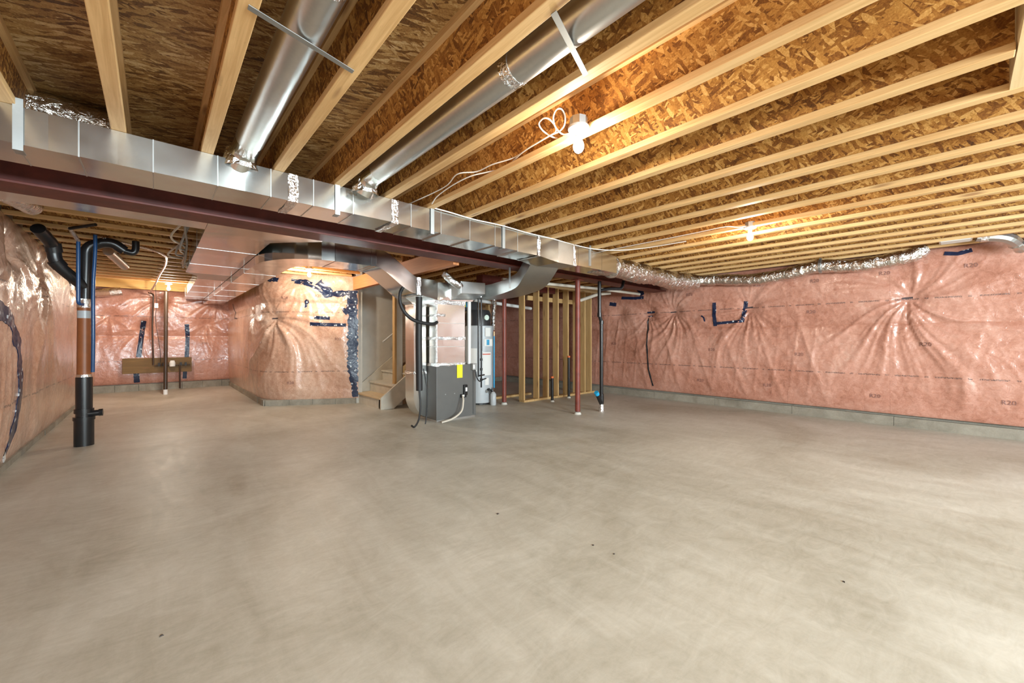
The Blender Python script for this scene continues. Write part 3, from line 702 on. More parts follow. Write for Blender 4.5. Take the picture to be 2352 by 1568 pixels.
# ------------------------------------------------------------------ return air ducts behind the beam
ra = thing('return_duct', 'wide flat return duct behind the beam running to the far back wall', 'duct', (0.6, 7, 2.2))
MB().box(XL+0.1, 4.24, 2.205, 0.34, 4.56, 2.39).build('duct_section', M['galv'], ra)
MB().prism([(0.342, 4.24), (1.27, 4.24), (1.27, 4.34), (1.06, 4.56), (0.89, 4.74), (0.89, 7.6), (0.342, 7.6)], 'z', 2.203, 2.39).build('duct_section', M['galv'], ra)
MB().prism([(0.342, 7.602), (0.89, 7.602), (0.89, 8.3), (0.52, 8.3), (0.50, 7.95)], 'z', 2.203, 2.39).build('duct_section', M['galvdull'], ra)
MB().box(0.52, 8.302, 2.203, 0.89, 12.55, 2.39).build('duct_section', M['galv'], ra)
for y in (5.5, 6.7, 9.4, 10.6, 11.7): MB().box(0.34 if y < 8 else 0.518, y-0.003, 2.2015, 0.892, y+0.003, 2.392).build('seam_cleat', M['galvdull'], ra)
wr_ = thing('cable_bundle', 'tangle of grey cables hanging by the left edge of the wide return duct', 'cables', (0.2, 7.0, 2.4))
for k in range(6):
    p = [(0.27+random.uniform(-0.05, 0.03), 4.8+0.35*k*0.8, 2.39), (0.22+random.uniform(-0.1, 0.05), 5.2+0.3*k, 2.28+random.uniform(-0.05, 0.03)), (0.28, 6.0+0.2*k, 2.30), (0.3, 7.2, 2.22+0.02*k), (0.31, 8.0, 2.38)]
    MB().tube(spline(p, 8), 0.011, 6).build('cable', M['ivory'] if k % 2 else M['grey'], wr_, smooth=True)

sd = thing('trunk_duct', 'curving supply trunk duct dropping from the back ceiling to the furnace', 'duct', (1.1, 7, 2.15))
st = []
H2 = 0.11; W2 = 0.185
st.append(((1.08, 12.5, 2.21), (W2, 0, 0), (0, 0, H2))); st.append(((1.08, 5.6, 2.21), (W2, 0, 0), (0, 0, H2)))
MB().rsweep(st).build('duct_section', M['galvmir'], sd)
# horizontal elbow
st = []
for k in range(9):
    t = (PI/2)*k/8; c = (1.53-0.45*math.cos(t), 5.6-0.62*math.sin(t), 2.21)
    wv = W2+0.06*math.sin(t)**2
    st.append((c, (wv*math.cos(t), wv*math.sin(t)*1.0, 0), (0, 0, H2)))
MB().rsweep(st).build('duct_elbow', M['galvmir'], sd)
W3 = 0.245
MB().rsweep([((1.532, 4.98, 2.21), (0, W3, 0), (0, 0, H2)), ((2.02, 4.98, 2.21), (0, W3, 0), (0, 0, H2))]).build('duct_section', M['galvmir'], sd)
st = []; S0 = (2.02, 2.21); S1 = (2.66, 1.93)
for k in range(15):
    u = k/14; xx = S0[0]+(S1[0]-S0[0])*u; zz = S0[1]+(S1[1]-S0[1])*(u*u*(3-2*u))
    dz = (S1[1]-S0[1])*6*u*(1-u)/(S1[0]-S0[0]); nv = Vector((-dz, 0, 1)).normalized()*H2
    st.append(((xx, 4.98+0.12*u, zz), (0, W3, 0), tuple(nv)))
MB().rsweep(st).build('duct_offset', M['galv'], sd, smooth=True)
MB().rsweep([((2.66, 5.1, 1.93), (0, W3, 0), (0, 0, H2)), ((3.06, 5.27, 1.92), (0, 0.24, 0), (0, 0, 0.14))]).build('duct_section', M['galv'], sd)
for x, z in ((1.54, 2.21), (1.95, 2.21), (2.01, 2.21)):
    MB().box(x, 4.98-W3-0.004, z-H2-0.004, x+0.010, 4.98+W3+0.004, z+H2).build('seam_cleat', M['galvmir'], sd)
for y in (6.4, 7.6, 8.8, 10.0, 11.2): MB().box(1.08-W2-0.002, y, 2.21-H2-0.002, 1.08+W2+0.002, y+0.006, 2.21+H2).build('seam_cleat', M['galvmir'], sd)
def foilring(x, y0, y1, z0, z1, w_, parent):
    return foilband(x, x+w_, parent, y0, y1, z0, z1)
foilring(2.62, 4.845, 5.34, 1.812, 2.045, 0.06, sd)

# ------------------------------------------------------------------ furnace
fu = thing('furnace', 'charcoal grey furnace cabinet with a tall metal plenum on top', 'furnace', (3.4, 5.3, 0))
bx(3.05, 5.05, 0.03, 3.76, 5.55, 0.83).build('cabinet', M['cab'], fu, bevel=0.006)
bx(3.06, 5.06, 0.0, 3.75, 5.54, 0.03).build('base_pan', M['galvdull'], fu)
bx(3.70, 5.046, 0.05, 3.705, 5.052, 0.82).build('door_seam', M['tankblack'], fu)
for x in (3.2, 3.36, 3.56): MB().tube([(x, 5.052, 0.40), (x, 5.045, 0.40)], 0.008, 8).build('screw', M['strap'], fu)
pl = MB().box(3.055, 5.06, 0.83, 3.555, 5.50, 1.77).build('plenum', M['galv'], fu)
for z in (1.10, 1.45): bx(3.052, 5.057, z, 3.558, 5.503, z+0.008).build('seam_cleat', M['galvdull'], fu)
def vfoil(z0, z1, x0, x1, y0, y1, parent):
    m = MB(); pr = [(x0, y1)]+[(x0, y1+(y0-y1)*k/6) for k in range(1, 7)]+[(x0+(x1-x0)*k/7, y0) for k in range(1, 8)]
    vs = []
    for r_ in range(5):
        z = z0+(z1-z0)*r_/4
        for (x, y) in pr:
            j = random.uniform(0.002, 0.009); vs.append((x-j if x == x0 else x, y-j if y == y0 else y, z+random.uniform(-0.004, 0.004)))
    q = len(pr); m.add(vs, [(k*q+i, k*q+i+1, (k+1)*q+i+1, (k+1)*q+i) for k in range(4) for i in range(q-1)])
    return m.build('foil_tape', M['foil'], parent)
vfoil(0.815, 0.86, 3.05, 3.56, 5.055, 5.5, fu); vfoil(1.205, 1.25, 3.05, 3.56, 5.055, 5.5, fu); vfoil(1.55, 1.585, 3.05, 3.2, 5.055, 5.5, fu); vfoil(1.73, 1.79, 3.05, 3.56, 5.055, 5.5, fu)
bx(3.048, 5.052, 0.86, 3.068, 5.072, 1.75).build('corner_seam', M['foil'], fu)
# tee above the plenum
MB().hexa([(3.055, 5.06, 1.77), (3.70, 5.06, 1.80), (3.70, 5.5, 1.80), (3.055, 5.5, 1.77), (3.055, 5.06, 2.04), (3.86, 5.02, 2.10), (3.86, 5.5, 2.10), (3.055, 5.5, 2.04)]).build('plenum_tee', M['galv'], fu)
MB().hexa([(2.99, 5.04, 1.70), (3.056, 5.045, 1.70), (3.056, 5.5, 1.70), (2.99, 5.5, 1.78), (2.97, 5.04, 2.06), (3.056, 5.045, 2.06), (3.056, 5.5, 2.06), (2.97, 5.5, 2.06)]).build('tee_flange', M['foil'], fu)
MB().hexa([(3.32, 4.82, 1.88), (3.75, 4.80, 1.90), (3.75, 5.06, 1.83), (3.30, 5.06, 1.80), (3.32, 4.82, 2.06), (3.75, 4.80, 2.07), (3.75, 5.06, 2.08), (3.30, 5.06, 2.08)]).build('front_takeoff', M['galvdull'], fu, bevel=0.004)
tu = spline([(3.12, 4.95, 2.16), (3.16, 4.90, 2.10), (3.22, 4.86, 2.04), (3.32, 4.86, 2.0), (3.42, 4.92, 1.97)], 8)
MB().tube(tu, 0.055, 20, wob=0.08).build('flex_elbow', M['foil'], fu, smooth=True)
# duct from the tee under the beam to the long front duct
up = MB(); st = []
P = spline([(3.89, 5.24, 1.98), (4.04, 5.10, 1.97), (4.06, 4.75, 1.97), (3.98, 4.3, 1.99), (3.88, 3.95, 2.03), (3.74, 3.66, 2.13), (3.66, 3.46, 2.26)], 6)
sides = []
for i, p in enumerate(P):
    t = (P[min(i+1, len(P)-1)]-P[max(0, i-1)]).normalized()
    sd_ = Vector((t.y, -t.x, 0)).normalized(); nn_ = sd_.cross(t).normalized()
    if nn_.z < 0: nn_ = -nn_
    st.append((tuple(p), tuple(sd_*(-0.20)), tuple(nn_*0.095)))
up.rsweep(st)
cu = thing('crossover_duct', 'curved galvanised duct sweeping from the furnace top under the beam to the long duct', 'duct', (4, 4.4, 1.98))
up.build('duct_offset', M['galvdull'], cu, smooth=True)
bx(3.55, 4.02, 1.90, 3.575, 4.03, 2.18).build('hanger_strap', M['strap'], cu)
# tag, valve, cable
bx(3.40, 5.040, 0.63, 3.50, 5.046, 0.83).build('yellow_tag', M['yellow'], fu, label='yellow hanging card')
drb = bx(3.515, 5.01, 0.36, 3.575, 5.05, 0.52).build('drain_box', M['black'], fu, bevel=0.006)
dre = bx(3.46, 5.00, 0.33, 3.55, 5.05, 0.38).build('drain_elbow', M['black'], fu, bevel=0.006)
bx(3.53, 5.0, 0.42, 3.56, 5.012, 0.48).build('port_cap', M['white'], drb); bx(3.46, 4.99, 0.345, 3.50, 5.0, 0.375).build('port_cap', M['white'], dre)
MB().tube(spline([(3.47, 4.99, 0.36), (3.45, 4.95, 0.28), (3.40, 4.93, 0.14), (3.25, 4.94, 0.05), (3.08, 4.96, 0.015)], 8), 0.014, 8).build('drain_tube', M['ivory'], fu, smooth=True)
swb = bx(3.66, 4.995, 0.74, 3.74, 5.05, 0.84).build('switch_box', M['grey'], fu, bevel=0.004); bx(3.665, 4.99, 0.76, 3.695, 4.997, 0.82).build('switch', M['white'], swb)
MB().tube(spline([(3.70, 4.99, 0.74), (3.72, 4.97, 0.62), (3.78, 4.98, 0.56), (3.86, 5.0, 0.58), (4.0, 5.1, 0.58)], 6), 0.010, 8).build('gas_connector', M['blackrub'], fu, smooth=True)

# return drop at the left of the furnace
rd = thing('return_drop', 'pinkish reflecting metal return drop with a rounded foot left of the furnace', 'duct', (2.9, 5.7, 0))
def xz(x, z, nx, nz, hw, hy=0.13, y=5.44): return ((x, y, z), (nx*hw, 0, nz*hw), (0, hy, 0))
MB().rsweep([xz(2.62, 2.06, 0.8, 0.6, 0.16), xz(2.72, 1.97, 0.8, 0.6, 0.16), xz(2.88, 1.80, 0.95, 0.3, 0.12), xz(2.925, 1.72, 1, 0, 0.10)]).build('duct_offset', M['galv'], rd)
MB().rsweep([xz(2.925, 1.718, 1, 0, 0.10), xz(2.925, 1.20, 1, 0, 0.10)]).build('duct_section', M['galv'], rd)
MB().rsweep([xz(2.925, 1.198, 1, 0, 0.10), xz(2.93, 0.72, 1, 0, 0.10)]).build('duct_section', M['galv'], rd)
st = [xz(2.935, 0.718, 1, 0, 0.11), xz(2.935, 0.45, 1, 0, 0.11)]
for k in range(1, 9):
    t = (PI/2)*k/8; st.append(xz(3.10-0.165*math.cos(t), 0.42-0.24*math.sin(t), math.cos(t), math.sin(t), 0.11+0.03*math.sin(t)))
MB().rsweep(st).build('duct_elbow', M['galv'], rd, smooth=True)
for z in (1.70, 0.70): vfoil(z, z+0.04, 2.82, 3.03, 5.305, 5.57, rd)
ls = thing('line_set', 'thick black insulated refrigerant line standing left of the furnace', 'pipe', (2.74, 5.0, 0))
MB().tube([(2.745, 5.0, 0.50), (2.735, 5.0, 1.2), (2.74, 5.0, 1.80)], 0.045, 18).build('insulation', M['blackrub'], ls, smooth=True)
MB().tube(spline([(2.745, 5.0, 0.52), (2.75, 4.98, 0.3), (2.70, 4.93, 0.12), (2.62, 4.9, 0.03), (2.60, 4.95, 0.04)], 8), 0.013, 8).build('wire', M['blackrub'], ls, smooth=True)
MB().tube(spline([(2.82, 5.02, 0.80), (2.86, 4.99, 0.5), (2.86, 5.0, 0.2), (2.84, 5.0, 0.02)], 8), 0.009, 8).build('wire', M['blackrub'], ls, smooth=True)
lp = thing('hose_loop', 'black hose looping from the ducts to the plenum left of the furnace', 'hose', (2.5, 5, 1.8))
MB().tube(spline([(2.56, 5.0, 1.90), (2.46, 4.98, 1.86), (2.44, 4.97, 1.72), (2.50, 4.96, 1.58), (2.62, 4.95, 1.48), (2.78, 4.96, 1.44), (2.95, 4.98, 1.43), (3.05, 5.04, 1.46)], 8), 0.024, 12).build('hose', M['blackrub'], lp, smooth=True)

# white flue pipes and gas pipes
vp = thing('vent_pipe', 'upright white plastic vent pipe between furnace and water heater', 'pipe', (3.68, 5.12, 0))
MB().tube([(3.68, 5.12, 0.82), (3.68, 5.12, 1.92)], 0.030, 16).build('pipe', M['white'], vp, smooth=True)
MB().tube([(3.68, 5.12, 1.84), (3.68, 5.12, 1.94)], 0.038, 16).build('coupling', M['white'], vp, smooth=True)
gp = thing('gas_pipe', 'pair of thin black gas pipes dropping in front of the water heater', 'pipe', (4.0, 5.2, 0))
for x, z in ((3.96, 0.60), (4.02, 0.42)): MB().tube([(x, 5.25, z), (x, 5.25, 2.02)], 0.014, 10).build('pipe', M['black'], gp, smooth=True)
for z in (0.55, 0.72, 0.88): MB().tube([(4.02, 5.25, z-0.02), (4.02, 5.25, z+0.02)], 0.022, 8).build('fitting', M['blackrub'], gp)
MB().tube([(3.96, 5.22, 0.62), (4.12, 5.3, 0.62)], 0.012, 8).build('pipe', M['black'], gp)
hv = thing('white_flue_run', 'horizontal white plastic flue pipe passing behind the second column', 'pipe', (5.0, 6.2, 1.95))
MB().tube([(4.50, 6.1, 1.96), (6.2, 6.3, 1.90)], 0.034, 14).build('pipe', M['white'], hv, smooth=True)
hp = thing('beam_side_flue', 'long beige plastic pipe running under the beam above the stud wall', 'pipe', (5.0, 4.6, 2.1))
MB().tube([(4.05, 4.75, 2.15), (6.2, 4.45, 2.155), (7.45, 4.38, 2.15)], 0.026, 14).build('pipe', M['ivory'], hp, smooth=True)
MB().tube(fillet([(6.9, 4.7, 2.16), (6.75, 4.9, 2.14), (6.55, 5.2, 2.02)], 0.08), 0.034, 14).build('branch', M['ivory'], hp, smooth=True)

# ------------------------------------------------------------------ water heater
WX, WY = 4.62, 6.1
wh = thing('water_heater', 'grey cylindrical water heater with a black blower top behind the furnace', 'water heater', (WX, WY, 0))
MB().lathe((WX, WY, 0), [(0.255, 0.03), (0.27, 0.04), (0.27, 1.44), (0.26, 1.47), (0.05, 1.49)], 40).build('tank', M['tank'], wh, smooth=True)
MB().lathe((WX, WY, 0), [(0.20, 0.0), (0.20, 0.03)], 20).build('foot_ring', M['tankblack'], wh)
MB().lathe((WX-0.02, WY, 1.475), [(0.24, 0), (0.24, 0.22), (0.21, 0.29), (0.05, 0.30)], 32).build('blower_hood', M['tankblack'], wh, smooth=True)
nx, ny = -0.64, -0.768      # outward direction to the viewer
def onfront(ang, r, z):     # point on the tank skin at an angle right of the viewer direction
    b = math.atan2(ny, nx)+ang; return (WX+r*math.cos(b), WY+r*math.sin(b), z)
def patch(name, mat, a0, a1, z0, z1, r=0.273, th=0.012, parent=None):
    m = MB(); n = 8; vs = []
    for k in range(n+1):
        a = a0+(a1-a0)*k/n
        for rr in (r, r-th):
            for z in (z0, z1): vs.append(onfront(a, rr, z))
    fs = []
    for k in range(n):
        b = k*4; c = b+4; fs += [(b, c, c+1, b+1), (b+2, b+3, c+3, c+2), (b, b+2, c+2, c), (b+1, c+1, c+3, b+3)]
    fs += [(0, 1, 3, 2), (n*4, n*4+2, n*4+3, n*4+1)]
    m.add(vs, fs); return m.build(name, mat, parent or wh)
patch('control_panel', M['tank'], 0.25, 0.95, 1.0, 1.46, 0.29, 0.03)
patch('control_box', M['paper'], 0.42, 0.78, 1.27, 1.43, 0.31, 0.03)
wlb = patch('warning_label', M['paper'], 0.28, 0.95, 0.55, 0.98, 0.276)
patch('label_stripe', M['printred'], 0.28, 0.9, 0.93, 0.95, 0.279, parent=wlb)
enl = patch('energy_label', M['paper'], 0.35, 1.02, 1.09, 1.22, 0.30)
patch('label_print', M['printblue'], 0.52, 0.72, 1.11, 1.21, 0.303, parent=enl)
patch('label_sheet', M['paper'], -0.6, -0.1, 0.62, 1.05, 0.276); patch('small_label', M['paper'], 0.45, 0.75, 0.37, 0.50, 0.276)
b0 = onfront(0.62, 0.262, 1.62); MB().tube([b0, onfront(0.62, 0.225, 1.62)], 0.05, 24).build('round_sticker', M['greenlabel'], wh)
b0 = onfront(0.62, 0.285, 1.03); MB().tube([b0, onfront(0.62, 0.26, 1.03)], 0.032, 16).build('gas_dial', M['tankblack'], wh)
vx = onfront(0.75, 0.33, 0.28)
for k in range(5):
    q = onfront(0.55+0.12*k, 0.32, 0.25+0.05*math.sin(k*2)); MB().tube([q, onfront(0.55+0.12*k, 0.25, 0.27)], 0.022, 10).build('valve_part', M['blackrub'] if k % 2 else M['strap'], wh)
ex = onfront(0.85, 0.36, 0)
ft = thing('condensate_filter', 'small grey cylinder standing beside the foot of the water heater', 'filter', (ex[0], ex[1], 0))
MB().lathe((ex[0], ex[1], 0), [(0.05, 0), (0.055, 0.02), (0.055, 0.2), (0.03, 0.24), (0.01, 0.25)], 20).build('body', M['tank'], ft, smooth=True)
bt = onfront(1.25, 0.30, 0)
b_ = thing('blue_water_tube', 'bright blue water tube beside the water heater', 'pipe', (bt[0], bt[1], 0))
MB().tube([(bt[0], bt[1], 0.30), (bt[0], bt[1], 1.28)], 0.013, 10).build('tube', M['brightblue'], b_, smooth=True)
MB().tube([(bt[0], bt[1], 1.28), (bt[0], bt[1], 1.36)], 0.012, 10).build('copper_end', M['copper'], b_, smooth=True)
fp = thing('foil_flue', 'crumpled silver flexible pipe behind the water heater top', 'pipe', (4.85, 6.2, 1.6))
pts = spline([(4.92, 6.05, 1.40), (4.93, 6.05, 1.7), (4.9, 6.0, 2.0), (4.6, 6.0, 2.08)], 8)
MB().tube(pts, [0.035+0.01*(i % 2) for i in range(len(pts))], 14).build('foil_pipe', M['foil'], fp)
bk = thing('pump_box', 'black box with coloured wiring above the water heater', 'box', (4.35, 6.15, 1.77))
bx(4.25, 6.15, 1.76, 4.62, 6.4, 2.0).build('housing', M['tankblack'], bk, bevel=0.01)
for k, c in enumerate(('printred', 'yellow', 'printblue')): bx(4.24+0.05*k, 6.12, 1.82, 4.27+0.05*k, 6.15, 1.93).build('wire_connector', M[c], bk)

# ------------------------------------------------------------------ stairs
stt = thing('staircase', 'pale dusty wooden stairs rising to the right between drywall and a post', 'stairs', (2.95, 7.2, 0))
for k in range(8):
    x0 = 2.92+0.255*k; z1 = 0.2*(k+1)
    bx(x0-0.025, 6.66, z1-0.032, x0+0.27, 7.76, z1).build('tread', M['tread'] if k == 0 else M['paintwood'], stt, bevel=0.005)
    bx(x0, 6.66 if k else 6.78, z1-0.2+(0.0 if k == 0 else 0.0), x0+0.018, 7.76, z1-0.034).build('riser', M['paintwood'], stt)
sl = 0.2/0.255
MB().prism([(2.90, 0.0), (2.90, 0.20), (3.16, 0.40), (2.92+2.0, 0.2+2.0*sl+0.0), (2.92+2.0, 2.0*sl-0.20), (3.14, 0.0)], 'y', 6.615, 6.655).build('stringer', M['paintwood'], stt, bevel=0.003)
MB().prism([(2.93, 0.0), (2.93, 0.30), (4.9, 0.30+1.97*sl), (4.9, 0.0)], 'y', 7.762, 7.79).build('skirt_board', M['paintwood'], stt)
MB().tube([(3.42, 7.72, 1.16), (3.75, 7.72, 1.42), (4.6, 7.72, 2.08)], 0.016, 10).build('handrail', M['white'], stt, smooth=True)
bx(2.96, 7.80, 0, 5.6, 7.90, TOP).build('wall_stair', M['dry'], kind='structure')
bx(2.87, 7.665, 0, 2.985, 7.80, TOP).build('trim_1', M['dry'], kind='structure')
sp = thing('stair_partition', 'stair-side stud post with pine edge and dark panel left of the furnace', 'framing', (3.35, 6.9, 0))
bx(3.265, 6.86, 0, 3.305, 6.95, 2.39).build('stud', M['stud'], sp, bevel=0.002)
bx(3.307, 6.86, 0, 3.42, 6.95, 2.39).build('drywall_edge', M['dry'], sp)
bx(3.9, 6.86, 0, 3.94, 6.95, 2.39).build('stud', M['stud'], sp); bx(4.3, 6.86, 0, 4.34, 6.95, 2.39).build('stud', M['stud'], sp)
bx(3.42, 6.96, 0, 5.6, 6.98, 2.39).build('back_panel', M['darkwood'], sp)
MB().prism([(3.42, 0.42), (3.42, 0.72), (3.9, 1.1), (3.9, 0.8)], 'y', 6.80, 6.85).build('brace_board', M['pine'], sp)

# ------------------------------------------------------------------ stud wall
sw = thing('stud_wall', 'bare stud wall with top and bottom plates behind the red column', 'framing', (6.2, 5.6, 0))
def xat(u, Y):  # X on the plane Y whose image falls on column u: solved once from the surveyed stud positions
    l = (u-1176)/917; c, s = math.cos(YAW), math.sin(YAW); return Y*(s+l*c)/(c-l*s)
SY = 5.57
for u in (1203, 1236, 1258, 1281, 1304, 1327, 1343, 1357):
    x = xat(u, SY)
    bx(x, SY, 0.04, x+0.038, SY+0.14, 2.28).build('stud', M['stud'], sw, bevel=0.002)
bx(5.9, SY+0.0, 2.28, 8.0-0.3, SY+0.14, 2.32).build('top_plate', M['pine'], sw); bx(5.30, SY, 2.322, XR-0.1, SY+0.14, 2.36).build('top_plate', M['pine'], sw)
bx(5.30, SY, 0, XR-0.2, SY+0.14, 0.038).build('bottom_plate', M['stud'], sw)
bx(5.55, SY+0.15, 2.0, 7.5, SY+0.19, 2.09).build('cross_plate', M['stud'], sw)
s2 = thing('partition_stud', 'single narrow stud behind the second red column', 'framing', (5.0, 6.3, 0))
bx(5.0, 6.3, 0, 5.04, 6.39, 2.2).build('stud', M['stud'], s2); bx(4.9, 6.28, 0, 6.2, 6.40, 0.04).build('bottom_plate', M['stud'], s2)
for (x, y, h_, lab) in ((5.78, 5.28, 0.46, 'short black drain stub with an orange cap before the stud wall'), (6.42, 5.40, 0.84, 'taller orange-capped drain stub half hidden by the red column')):
    t = thing('drain_stub', lab, 'pipe', (x, y, 0))
    MB().tube([(x, y, 0.02), (x, y, h_)], 0.028, 14).build('pipe', M['black'], t, smooth=True)
    MB().tube([(x, y, h_), (x, y, h_+0.035)], 0.031, 14).build('cap', M['orangecap'], t, smooth=True)
    MB().lathe((x, y, 0), [(0.045, 0), (0.035, 0.02), (0.03, 0.03)], 12).build('collar', M['dry'], t)

# black plumbing stack with blue cap
bp = thing('drain_stack', 'black drain stack with a blue-capped branch right of the red column', 'pipe', (5.60, 4.0, 0))
MB().tube(fillet([(5.60, 4.0, 0.05), (5.60, 4.0, 1.50), (5.545, 4.0, 1.62), (5.545, 4.0, 2.20)], 0.05), 0.030, 16).build('pipe', M['black'], bp, smooth=True)
MB().tube([(5.60, 4.0, 0.13), (5.60, 4.0, 0.30)], 0.040, 16).build('wye_fitting', M['black'], bp, smooth=True)
MB().tube([(5.60, 4.0, 0.13), (5.47, 3.99, 0.30)], 0.034, 16).build('branch', M['black'], bp, smooth=True)
MB().tube([(5.475, 3.99, 0.295), (5.44, 3.99, 0.34)], 0.038, 16).build('blue_cap', M['brightblue'], bp, smooth=True)
MB().lathe((5.60, 4.0, 0), [(0.045, 0), (0.042, 0.05), (0.034, 0.13)], 14).build('foil_wrap', M['foil'], bp)
for z in (1.50, 1.62): MB().tube([(5.60 if z < 1.6 else 5.545, 4.0, z-0.03), (5.60 if z < 1.6 else 5.545, 4.0, z+0.03)], 0.037, 14).build('coupling', M['black'], bp, smooth=True)
MB().tube(fillet([(5.545, 4.0, 2.03), (5.75, 3.93, 2.07), (5.98, 3.85, 2.08), (6.02, 3.84, 2.22)], 0.06), 0.026, 14).build('arm', M['black'], bp, smooth=True)

# ------------------------------------------------------------------ left soil stack
X0, YS = -0.60, 6.66
so = thing('soil_stack', 'large black and orange-wrapped soil stack standing near the left wall', 'pipe', (X0, YS, 0))
MB().tube([(X0, YS, 0), (X0, YS, 0.31)], 0.083, 26).build('base_sleeve', M['black'], so, smooth=True)
for z0, z1, r in ((0.29, 0.33, 0.091), (0.37, 0.42, 0.082)): MB().tube([(X0, YS, z0), (X0, YS, z1)], r, 26).build('hub', M['black'], so, smooth=True)
MB().tube([(X0, YS, 0.31), (X0, YS, 0.78)], 0.070, 26).build('lower_pipe', M['black'], so, smooth=True)
clo = MB().tube([(X0+0.03, YS-0.03, 0.36), (X0+0.13, YS-0.04, 0.365)], 0.034, 16).build('cleanout', M['black'], so, smooth=True)
MB().tube([(X0+0.12, YS-0.04, 0.365), (X0+0.155, YS-0.042, 0.366)], 0.040, 8).build('cleanout_cap', M['black'], clo)
MB().tube([(X0, YS, 0.76), (X0, YS, 0.81)], 0.064, 22, wob=0.06).build('foil_joint', M['foil'], so)
MB().tube([(X0, YS, 0.80), (X0+0.005, YS, 1.58)], 0.060, 26).build('orange_pipe', M['orange'], so, smooth=True)
MB().tube([(X0+0.005, YS, 1.45), (X0+0.005, YS, 1.535)], 0.0615, 26).build('grey_label', M['tank'], so, smooth=True)
MB().tube([(X0+0.005, YS, 1.57), (X0+0.005, YS, 1.67)], 0.061, 22, wob=0.07).build('foil_joint', M['foil'], so)
MB().tube(fillet([(X0+0.01, YS, 1.65), (X0+0.02, YS, 2.27), (X0+0.16, YS-0.02, 2.34), (X0+0.24, YS-0.02, 2.34), (X0+0.33, YS, 2.27)], 0.09), 0.057, 24).build('upper_pipe', M['black'], so, smooth=True)
MB().tube(fillet([(X0+0.33, YS, 2.27), (X0+0.41, YS, 2.25), (X0+0.43, YS, 2.30), (X0+0.43, YS, 2.40)], 0.05), 0.035, 16).build('side_arm', M['black'], so, smooth=True)
MB().tube(fillet([(X0+0.01, YS, 1.80), (X0-0.20, YS-0.15, 2.03), (X0-0.21, YS-0.17, 2.22), (X0-0.28, YS-0.45, 2.33)], 0.09), 0.057, 24).build('branch_pipe', M['black'], so, smooth=True)
for a, b in (((X0-0.165, YS-0.12, 2.0), (X0-0.205, YS-0.15, 2.06)), ((X0-0.205, YS-0.165, 2.15), (X0-0.215, YS-0.19, 2.24))): MB().tube([a, b], 0.066, 22).build('coupling', M['black'], so, smooth=True)
b1 = thing('blue_supply_tube', 'straight blue tube hanging just left of the soil stack', 'pipe', (-0.64, 6.45, 1.5))
MB().tube(fillet([(-0.60, 6.52, 1.60), (-0.625, 6.45, 1.60), (-0.625, 6.45, 2.30)], 0.05), 0.017, 12).build('tube', M['blue'], b1, smooth=True)
MB().tube([(-0.625, 6.45, 2.29), (-0.66, 6.2, 2.37)], 0.018, 12).build('foil_sleeve', M['foil'], b1)
MB().tube([(-0.66, 6.2, 2.37), (-0.45, 5.9, 2.385)], 0.015, 10).build('black_tube', M['blackrub'], b1)
b2 = thing('dark_blue_drop_tube', 'long dark blue tube running down the right side of the soil stack', 'pipe', (-0.51, 6.5, 0.8))
MB().tube(spline([(-0.50, 6.5, 2.39), (-0.50, 6.5, 2.2), (-0.515, 6.5, 1.8), (-0.515, 6.5, 1.3), (-0.52, 6.52, 0.84)], 6), 0.017, 12).build('tube', M['blue'], b2, smooth=True)
wd = thing('yellow_cable_drop', 'thin yellow twisted cable along the orange pipe', 'cable', (-0.53, 6.55, 0.8))
MB().tube([(-0.537+0.002*math.sin(k*1.8), 6.60, 0.85+0.02*k) for k in range(36)], 0.004, 6).build('cable', M['tread'], wd)
dp = thing('dryer_duct', 'short silver duct sloping down among the joists behind the soil stack', 'duct', (-0.36, 7.6, 2.3))
MB().tube([(-0.45, 7.4, 2.36), (-0.33, 8.2, 2.29)], 0.055, 20).build('pipe', M['galvdull'], dp, smooth=True)
cp = thing('corner_duct', 'crumpled foil duct at the top left corner under the beam', 'duct', (-0.85, 4.8, 2.3))
P_ = spline([(-0.84, 4.66, 2.30), (-0.82, 4.9, 2.32), (-0.78, 5.25, 2.34)], 8); MB().tube(P_, 0.075, 18, wob=0.1).build('foil_sleeve', M['foilwrap'], cp, smooth=True)
tp = thing('water_line', 'thin foil-wrapped water line crossing the joists to the back wall', 'pipe', (0.1, 9, 2.36))
MB().tube(spline([(-0.45, 6.6, 2.385), (0.05, 7.2, 2.385), (0.13, 8.0, 2.37), (0.06, 9.6, 2.36), (0.0, 11.2, 2.35), (-0.08, 12.4, 2.30)], 8), 0.016, 10).build('pipe', M['foil'], tp, smooth=True)

# back wall services
pn = thing('backing_board', 'brown plywood board fixed to the back wall below two tape strips', 'board', (0.07, 12.8, 0.4))
bx(-0.55, 12.72, 0.425, 0.69, 12.76, 0.78).build('board', M['plank'], pn, bevel=0.003)
wm = thing('water_meter', 'small water meter with dark pipe fittings on the brown board', 'meter', (0.3, 12.7, 0.6))
MB().tube([(0.0, 12.68, 0.60), (0.66, 12.68, 0.60)], 0.018, 10).build('pipe', M['brown'], wm)
MB().lathe((0.32, 12.66, 0.57), [(0.055, 0), (0.06, 0.08), (0.04, 0.14)], 16).build('meter_body', M['white'], wm)
for x in (0.06, 0.14, 0.46, 0.55): bx(x, 12.66, 0.58, x+0.04, 12.70, 0.66).build('valve', M['blackrub'], wm)
MB().tube([(0.46, 12.66, 0.60), (0.46, 12.64, 0.03)], 0.018, 10).build('riser', M['brown'], wm)
pz_ = thing('back_water_riser', 'dark pipe dropping down the back wall to the brown board', 'pipe', (-0.04, 12.6, 1))
MB().tube(fillet([(-0.10, 12.5, 2.30), (-0.02, 12.62, 2.28), (-0.04, 12.66, 1.5), (-0.02, 12.68, 0.62)], 0.05), 0.017, 10).build('pipe', M['brown'], pz_, smooth=True)
